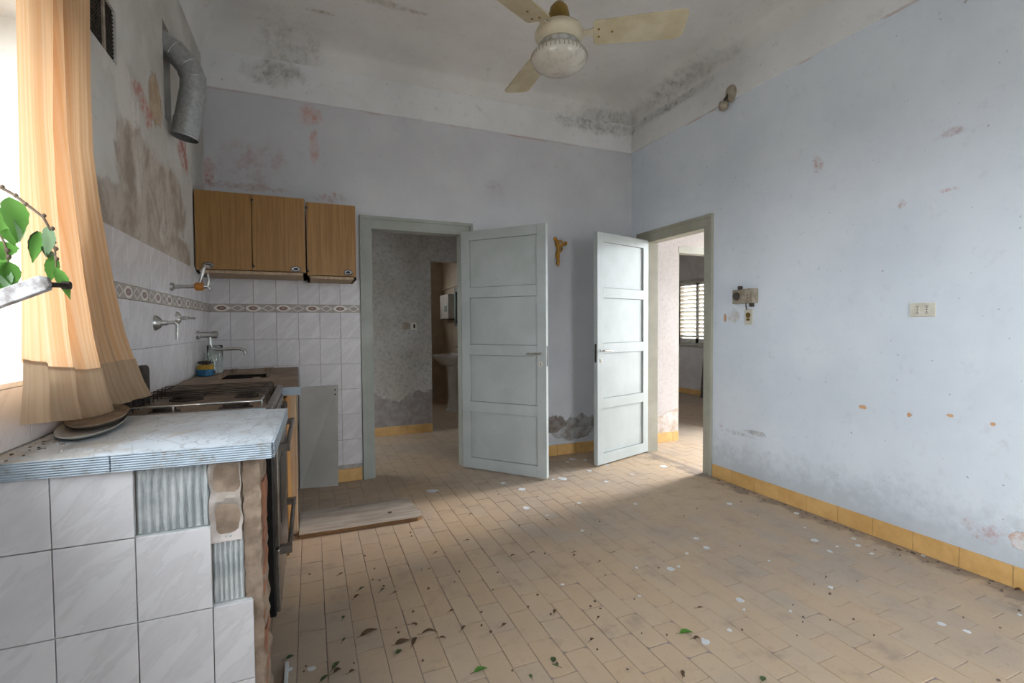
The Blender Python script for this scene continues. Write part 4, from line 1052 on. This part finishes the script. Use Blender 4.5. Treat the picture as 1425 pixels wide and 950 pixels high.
for a in (-.56, -.56+2*PI/3, -.56+4*PI/3):
    u = Vector((math.cos(a), math.sin(a), 0)); w = Vector((-u.y, u.x, 0)); tl = math.radians(-13)
    wv = w*math.cos(tl)+Vector((0, 0, 1))*math.sin(tl); nn = u.cross(wv)
    o0 = Vector((FC.x, FC.y, 2.638))
    out = [(.165, -.060), (.172, -.068), (.185, -.071), (.57, -.083), (.592, -.078), (.602, -.060), (.592, .055), (.575, .078), (.555, .082), (.185, .071), (.172, .066), (.165, .055)]
    bl = MB().prism(out, -.003, .003, lambda x, y, z: tuple(o0+u*x+wv*y+nn*z)).build('blade', 'blade', fan)
    MB().prism([(.10, -.018), (.15, -.018), (.18, -.034), (.21, -.034), (.21, .034), (.18, .034), (.15, .018), (.10, .018)], .003, .008, lambda x, y, z: tuple(o0+u*x+wv*y+nn*z)).build('blade_iron', 'cream', bl)
    sc_ = MB()
    for x, y in ((.192, -.022), (.192, .022), (.255, 0)):
        P = o0+u*x+wv*y-nn*.003; sc_.tube([P, P-nn*.003], [.0065, .005], 10)
    sc_.build('screw', 'brass', bl, smooth=40)

# ================================================================== THINGS ON THE WALLS
# timer + adaptor + socket
t = thing('plug_timer', (XR, 2.61, 1.42), 'dusty beige plug timer with a dark dial', 'timer')
MB().box((XR-.045, 2.606, 1.372), (XR, 2.704, 1.474)).build('case', 'dusty_plastic', t, .004)
MB().lathe([(.030, -.044), (.030, -.050), (.026, -.058), (.022, -.060)], (XR, 2.664, 1.425), 'X', 24).build('dial', 'dark_plastic', t, smooth=40)
a_ = MB().box((XR-.062, 2.512, 1.372), (XR, 2.605, 1.476)).build('adaptor', 'dusty_plastic', t, .004)
s_ = MB()
for z in (1.408, 1.425, 1.442): s_.lathe([(.0035, -.0605), (.0035, -.0632)], (XR, 2.552, z), 'X', 8)
s_.build('socket_hole', 'black', a_)
MB().box((XR-.03, 2.648, 1.472), (XR, 2.670, 1.502)).box((XR-.03, 2.545, 1.345), (XR, 2.567, 1.374)).build('mounting_lug', 'dark_plastic', t, .003)
t = thing('wall_socket', (XR, 2.59, 1.216), 'yellowed socket plate hanging below the plug timer', 'socket')
pl_ = MB().box((XR-.008, 2.556, 1.216), (XR, 2.624, 1.330)).build('plate', 'plastic', t, .003)
MB().lathe([(.020, -.007), (.020, -.011), (.015, -.012)], (XR, 2.592, 1.285), 'X', 20).build('outlet', 'brass', pl_, smooth=40); MB().box((XR-.0115, 2.578, 1.245), (XR-.007, 2.606, 1.262)).build('outlet', 'brass', pl_)
MB().tube([(XR-.02, 2.603, 1.375), (XR-.016, 2.606, 1.35), (XR-.01, 2.604, 1.325)], .0035, 6).build('cord', 'dark_plastic', t, smooth=50)
t = thing('double_socket', (XR, 1.503, 1.25), 'white double socket plate on the pale blue wall', 'socket')
pl_ = MB().box((XR-.009, 1.445, 1.251), (XR, 1.562, 1.325)).build('plate', 'plastic', t, .003)
for y in (1.524, 1.482):
    mo = MB().box((XR-.0115, y-.010, 1.268), (XR-.008, y+.010, 1.308)).build('outlet', 'plastic', pl_, .001)
    h = MB()
    for z in (1.276, 1.288, 1.300): h.lathe([(.0026, -.0110), (.0026, -.0125)], (XR, y, z), 'X', 8)
    for z in (1.2695, 1.3065): h.box((XR-.0122, y-.0085, z-.0012), (XR-.011, y+.0085, z+.0012))
    h.build('hole', 'black', mo)
# old lamp holder on the frieze
t = thing('lamp_holder', (XR-.01, 2.765, 2.94), 'old ceramic lamp holder stuck on the white frieze', 'lamp holder')
MB().lathe([(.056, 0), (.054, -.012), (.042, -.028), (.02, -.036)], (XR-.010, 2.755, 2.955), 'X', 24, .8, 1.15).build('rose', 'dusty_plastic', t, smooth=60)
MB().tube([(XR-.035, 2.760, 2.945), (XR-.05, 2.775, 2.915), (XR-.055, 2.785, 2.895)], .012, 10).build('arm', 'iron', t, smooth=50)
MB().lathe([(.012, .030), (.030, .024), (.036, .0), (.032, -.024), (.018, -.034)], (XR-.055, 2.790, 2.872), 'Z', 20).build('socket_cup', 'dusty_plastic', t, smooth=60)
# gilt ornament between the doors
t = thing('gilt_bracket', (2.15, YB, 1.78), 'small gilt scroll bracket on the wall between the doors', 'ornament')
y_ = YB-.012
MB().tube([(2.140, y_, 1.772), (2.132, y_-.004, 1.80), (2.138, y_-.006, 1.84), (2.130, y_-.006, 1.88), (2.138, y_-.006, 1.93), (2.128, y_-.004, 1.975), (2.118, y_, 2.02)], [.006, .018, .012, .020, .014, .022, .010], 8).build('stem', 'gold', t, smooth=50)
for pts, rs in (([(2.135, y_, 1.90), (2.158, y_-.012, 1.905), (2.172, y_-.016, 1.93), (2.165, y_-.016, 1.955), (2.15, y_-.014, 1.95)], [.009, .010, .010, .009, .006]),
                ([(2.135, y_, 1.955), (2.165, y_-.012, 1.965), (2.195, y_-.016, 1.985), (2.215, y_-.016, 1.995), (2.218, y_-.014, 1.975), (2.202, y_-.014, 1.965)], [.010, .011, .012, .011, .009, .006]),
                ([(2.130, y_, 1.985), (2.150, y_-.010, 2.005), (2.172, y_-.012, 2.000), (2.170, y_-.012, 1.985)], [.009, .010, .009, .006]),
                ([(2.132, y_, 1.835), (2.118, y_-.010, 1.850), (2.112, y_-.012, 1.875), (2.120, y_-.012, 1.885)], [.008, .008, .008, .005])):
    MB().tube(pts, rs, 8).build('scroll', 'gold', t, smooth=50)
MB().lathe([(.010, 0), (.02, -.006), (.012, -.014)], (2.112, YB, 2.022), 'Y', 12).build('rosette', 'gold', t, smooth=50)
# switch plates in the passage
t = thing('passage_switch', (1.01, HY, 1.19), 'old switch and socket pair on the mouldy passage wall', 'switch')
MB().box((.955, HY-.010, 1.19), (1.045, HY, 1.265)).build('plate', 'dusty_plastic', t, .003)
p_ = MB().box((1.055, HY-.012, 1.185), (1.125, HY, 1.27)).build('plate', 'plastic', t, .003)
MB().box((1.08, HY-.0145, 1.205), (1.10, HY-.011, 1.245)).build('rocker', 'black', p_)

# ---- bathroom
t = thing('pedestal_basin', (1.9, 6.75, 0), 'white pedestal basin seen through the passage doorway', 'basin')
MB().lathe([(.13, .0), (.13, .02), (.095, .05), (.08, .2), (.085, .5), (.11, .66), (.12, .70)], (1.9, 6.75, 0), 'Z', 24).build('pedestal', 'ceramic', t, smooth=60)
b = MB(); pr = [(.10, .66), (.17, .68), (.25, .755), (.275, .80), (.275, .815), (.25, .818), (.22, .78), (.12, .72), (.02, .71)]
b.lathe(pr, (1.835, 6.75, 0), 'Z', 36, .85, 1.0); b.box((1.93, 6.50, .76), (2.076, 7.0, .83)); b.build('bowl', 'ceramic', t, smooth=50)
MB().tube([(2.02, 6.75, .83), (2.02, 6.75, .90), (1.99, 6.75, .925), (1.93, 6.75, .915)], .012, 10).build('tap', 'chrome', t, smooth=50)
t = thing('medicine_cabinet', (2.0, 7.45, 1.33), 'small white cabinet on the bathroom wall', 'cabinet')
MB().box((1.96, 7.22, 1.34), (2.08, 7.72, 1.72)).build('body', 'ceramic', t, .006); MB().box((1.955, 7.30, 1.45), (1.962, 7.44, 1.54)).build('label_plate', 'green_frame', t)
MB().box((1.97, 7.23, 1.325), (2.08, 7.71, 1.342)).build('bottom', 'iron', t)
t = thing('bathroom_mirror', (2.06, 6.85, 1.2), 'dark mirror in a green-grey frame above the basin', 'mirror')
b = MB().box((2.03, 6.45, 1.22), (2.08, 6.50, 1.80)).box((2.03, 7.06, 1.22), (2.08, 7.11, 1.80)).box((2.03, 6.45, 1.74), (2.08, 7.11, 1.80)).box((2.03, 6.45, 1.22), (2.08, 7.11, 1.26)); b.build('mirror_frame', 'green_frame', t, .003)
MB().box((2.05, 6.5, 1.26), (2.075, 7.06, 1.74)).build('glass', 'mirror', t)
t = thing('leaning_pole', (6.05, 6.3, 0), 'dark pole leaning in the bedroom below the shutters', 'pole')
P0, P1 = onright(977, 556, 6.02), onright(983, 470, 6.12)
P0.z = 0; MB().tube([P0, P1], .03, 10).build('shaft', 'dark_plastic', t, smooth=50)

# ================================================================== DEBRIS ON THE FLOOR
def spot(P):
    if P.y > 2.95 and P.x > .9: return 'by the open doors'
    if P.x > 2.3: return 'near the ochre skirting'
    if P.x < .30: return 'in front of the stove'
    if P.x < .75: return 'between the stove and the open floor'
    return 'out on the open floor'
def size(v, a, b): return 'tiny' if v < a else 'small' if v < b else 'large'
def flat_leaf(x, y, ln, w, ang, mat, name, label, cat, group, curl=.10):
    P = onfloor(x, y); dv = Vector((math.cos(ang), math.sin(ang), 0))
    v_, f_ = leaf_pts(P-dv*ln/2+Vector((0, 0, .002)), P+dv*ln/2+Vector((0, 0, .002)), w, (0, 0, 1), curl)
    v_ = [Vector((v.x, v.y, max(v.z, .0008))) for v in v_]
    o = thing(name, P, size(ln, .025, .045)+' '+label+' '+spot(P), cat, group); MB().add(v_, f_).build('blade', mat, o, smooth=60)
    MB().tube([P-dv*ln/2+Vector((0, 0, .003)), P-dv*(ln/2+.014)+Vector((0, 0, .002))], .0009, 5).build('stalk', 'twig', o)
    return o
GL = 'wilted green leaf'
for x, y, ln, w, a in ((669, 933, .052, .022, .05), (468, 926, .045, .018, .9), (504, 819, .035, .014, .5), (478, 859, .022, .012, 1.2), (479, 890, .026, .01, 1.0), (555, 907, .03, .02, .8), (955, 881, .058, .026, -.3), (404, 915, .03, .018, .3), (452, 944, .04, .015, .7), (770, 918, .03, .02, 1.0), (773, 926, .022, .012, 2.2), (1062, 945, .03, .02, .4), (738, 941, .02, .012, 1.5)):
    flat_leaf(x, y, ln, w, a, 'green_dry' if ln < .05 else 'leaf', 'fallen_green_leaf', GL, 'leaf', 'green leaves on the floor')
BL = 'curled dry brown leaf'
for x, y, ln, w, a in ((514, 881, .075, .026, .25), (560, 894, .06, .028, .1), (577, 893, .055, .018, 1.0), (598, 882, .07, .018, -.3), (616, 888, .03, .01, -.4), (577, 869, .03, .012, -.4), (629, 850, .022, .012, .3), (533, 821, .03, .01, .6), (550, 825, .022, .01, .2), (497, 830, .04, .014, .7), (714, 773, .03, .012, .1), (742, 770, .036, .010, -.3), (651, 752, .026, .012, -.2), (607, 769, .022, .01, .2), (645, 874, .034, .012, .7), (702, 870, .026, .014, .3), (970, 889, .03, .016, -.3), (824, 890, .022, .012, .3), (772, 851, .032, .012, .9), (833, 859, .018, .010, .6), (475, 799, .028, .012, .4), (656, 716, .03, .010, .1), (470, 934, .03, .018, .4), (490, 935, .022, .014, .2), (950, 937, .03, .014, .8), (1150, 803, .022, .008, .3), (800, 769, .024, .010, -.2), (1388, 788, .03, .01, -.5), (1420, 822, .05, .02, -.5), (975, 846, .03, .01, -.3), (609, 685, .026, .014, -.1), (855, 769, .024, .008, -.3), (835, 781, .02, .008, .4)):
    flat_leaf(x, y, ln, w, a, 'dry', 'fallen_dry_leaf', BL, 'leaf', 'dry leaves on the floor', random.uniform(.06, .2))
def chip(x, y, r, mat, name, label, cat, group, z=0.0, h=.0018):
    P = onfloor(x, y, z); n = random.choice((5, 6, 7)); a0 = random.uniform(0, 6)
    pts = [(P.x+r*random.uniform(.55, 1.1)*math.cos(a0+2*PI*k/n), P.y+r*random.uniform(.55, 1.1)*math.sin(a0+2*PI*k/n)) for k in range(n)]
    return tag(MB().prism(pts, z-.0006, z+h).build(name, mat), (size(r, .0125, .021) if mat == 'chip' else size(r, .0045, 1))+' '+label+' '+spot(P), cat, group)
for x, y, r in ((969, 749, .020), (983, 762, .020), (934, 791, .022), (944, 788, .012), (1030, 835, .022), (1035, 848, .009), (1108, 714, .022), (1134, 752, .024), (1188, 749, .014), (1194, 759, .018), (1155, 767, .017), (1157, 817, .016), (1310, 868, .018), (1345, 878, .014), (844, 670, .028), (923, 649, .042), (783, 666, .050), (797, 639, .045), (789, 643, .026), (814, 640, .030), (845, 647, .024), (884, 701, .016), (1016, 701, .024), (727, 681, .040), (733, 707, .034), (602, 683, .05), (982, 893, .018), (978, 889, .008), (1070, 780, .010), (956, 770, .011), (783, 813, .012), (810, 738, .012), (890, 829, .010), (1016, 877, .012), (1120, 734, .010), (1213, 770, .012), (806, 700, .02), (761, 717, .012), (1285, 773, .012), (1419, 855, .012), (434, 930, .016), (404, 931, .014), (700, 672, .03), (886, 790, .010), (1100, 850, .008), (770, 667, .024), (820, 655, .026), (880, 660, .02), (1165, 760, .010)):
    chip(x, y, r, 'chip', 'paint_chip', 'flake of white paint on the tiles', 'paint chip', 'white paint flakes on the floor')
for k in range(110):
    x, y = random.uniform(400, 1420), random.uniform(680, 948)
    P = onfloor(x, y)
    if not (-.05 < P.x < XR-.05 and P.y < YB-.1): continue
    if k > 80 and not (x < 760 and y > 760): continue
    chip(x, y, random.uniform(.003, .0065), 'speck', 'dirt_crumb', 'dark crumb of dirt on the tiles', 'crumb', 'dirt crumbs on the floor', 0, random.uniform(.002, .005))
for k in range(30):
    y = random.uniform(1.1, 2.9); r = random.uniform(.004, .012)
    n = 5; X = XR-.02-r-abs(random.gauss(0, .035))
    pts = [(X+r*random.uniform(.5, 1)*math.cos(2*PI*j/n), y+r*1.6*random.uniform(.5, 1)*math.sin(2*PI*j/n)) for j in range(n)]
    tag(MB().prism(pts, -.001, .0025).build('dirt_crumb', 'speck'), 'dark crumb of dirt swept against the ochre skirting', 'crumb', 'dirt along the skirting')
# broken pieces at the foot of the pier
t = thing('broken_tile_back', (-.13, 1.56, 0), 'broken ribbed piece of render at the foot of the pier', 'rubble')
b = MB().hexa([(-.20, 1.50, 0), (-.085, 1.50, 0), (-.085, 1.66, 0), (-.20, 1.66, 0)], [(-.20, 1.52, .045), (-.085, 1.51, .03), (-.085, 1.64, .02), (-.20, 1.66, .035)]); b.build('slab', 'render', t, .003)
for k in range(6): MB().tube([(-.195, 1.525+k*.022, .046-.002*k), (-.09, 1.515+k*.022, .031-.002*k)], .004, 6).build('ridge', 'brown_dirt', t)
P = onfloor(399, 940)
tag(MB().hexa([(P.x-.006, P.y-.08, 0), (P.x+.006, P.y-.08, 0), (P.x+.004, P.y+.06, 0), (P.x-.008, P.y+.06, 0)], [(P.x-.006, P.y-.08, .02), (P.x+.006, P.y-.08, .02), (P.x+.004, P.y+.06, .012), (P.x-.008, P.y+.06, .012)]).build('wood_slat', 'chip', bevel=.001), 'thin white slat on the floor beside the pier', 'slat')
# litter on the worktop along the wall
for k in range(26):
    y = random.uniform(1.38, 1.72); X = XL+.03+abs(random.gauss(0, .035)); r = random.uniform(.003, .008); n = 5
    pts = [(X+r*random.uniform(.3, 1)*math.cos(2*PI*j/n), y+r*random.uniform(.3, 1.3)*math.sin(2*PI*j/n)) for j in range(n)]
    tag(MB().prism(pts, ZW-.0006, ZW+random.uniform(.001, .003)).build('dirt_crumb', random.choice(('speck', 'render', 'brown_dirt', 'twig'))), 'crumb of plaster on the worktop against the wall', 'crumb', 'crumbs on the worktop')
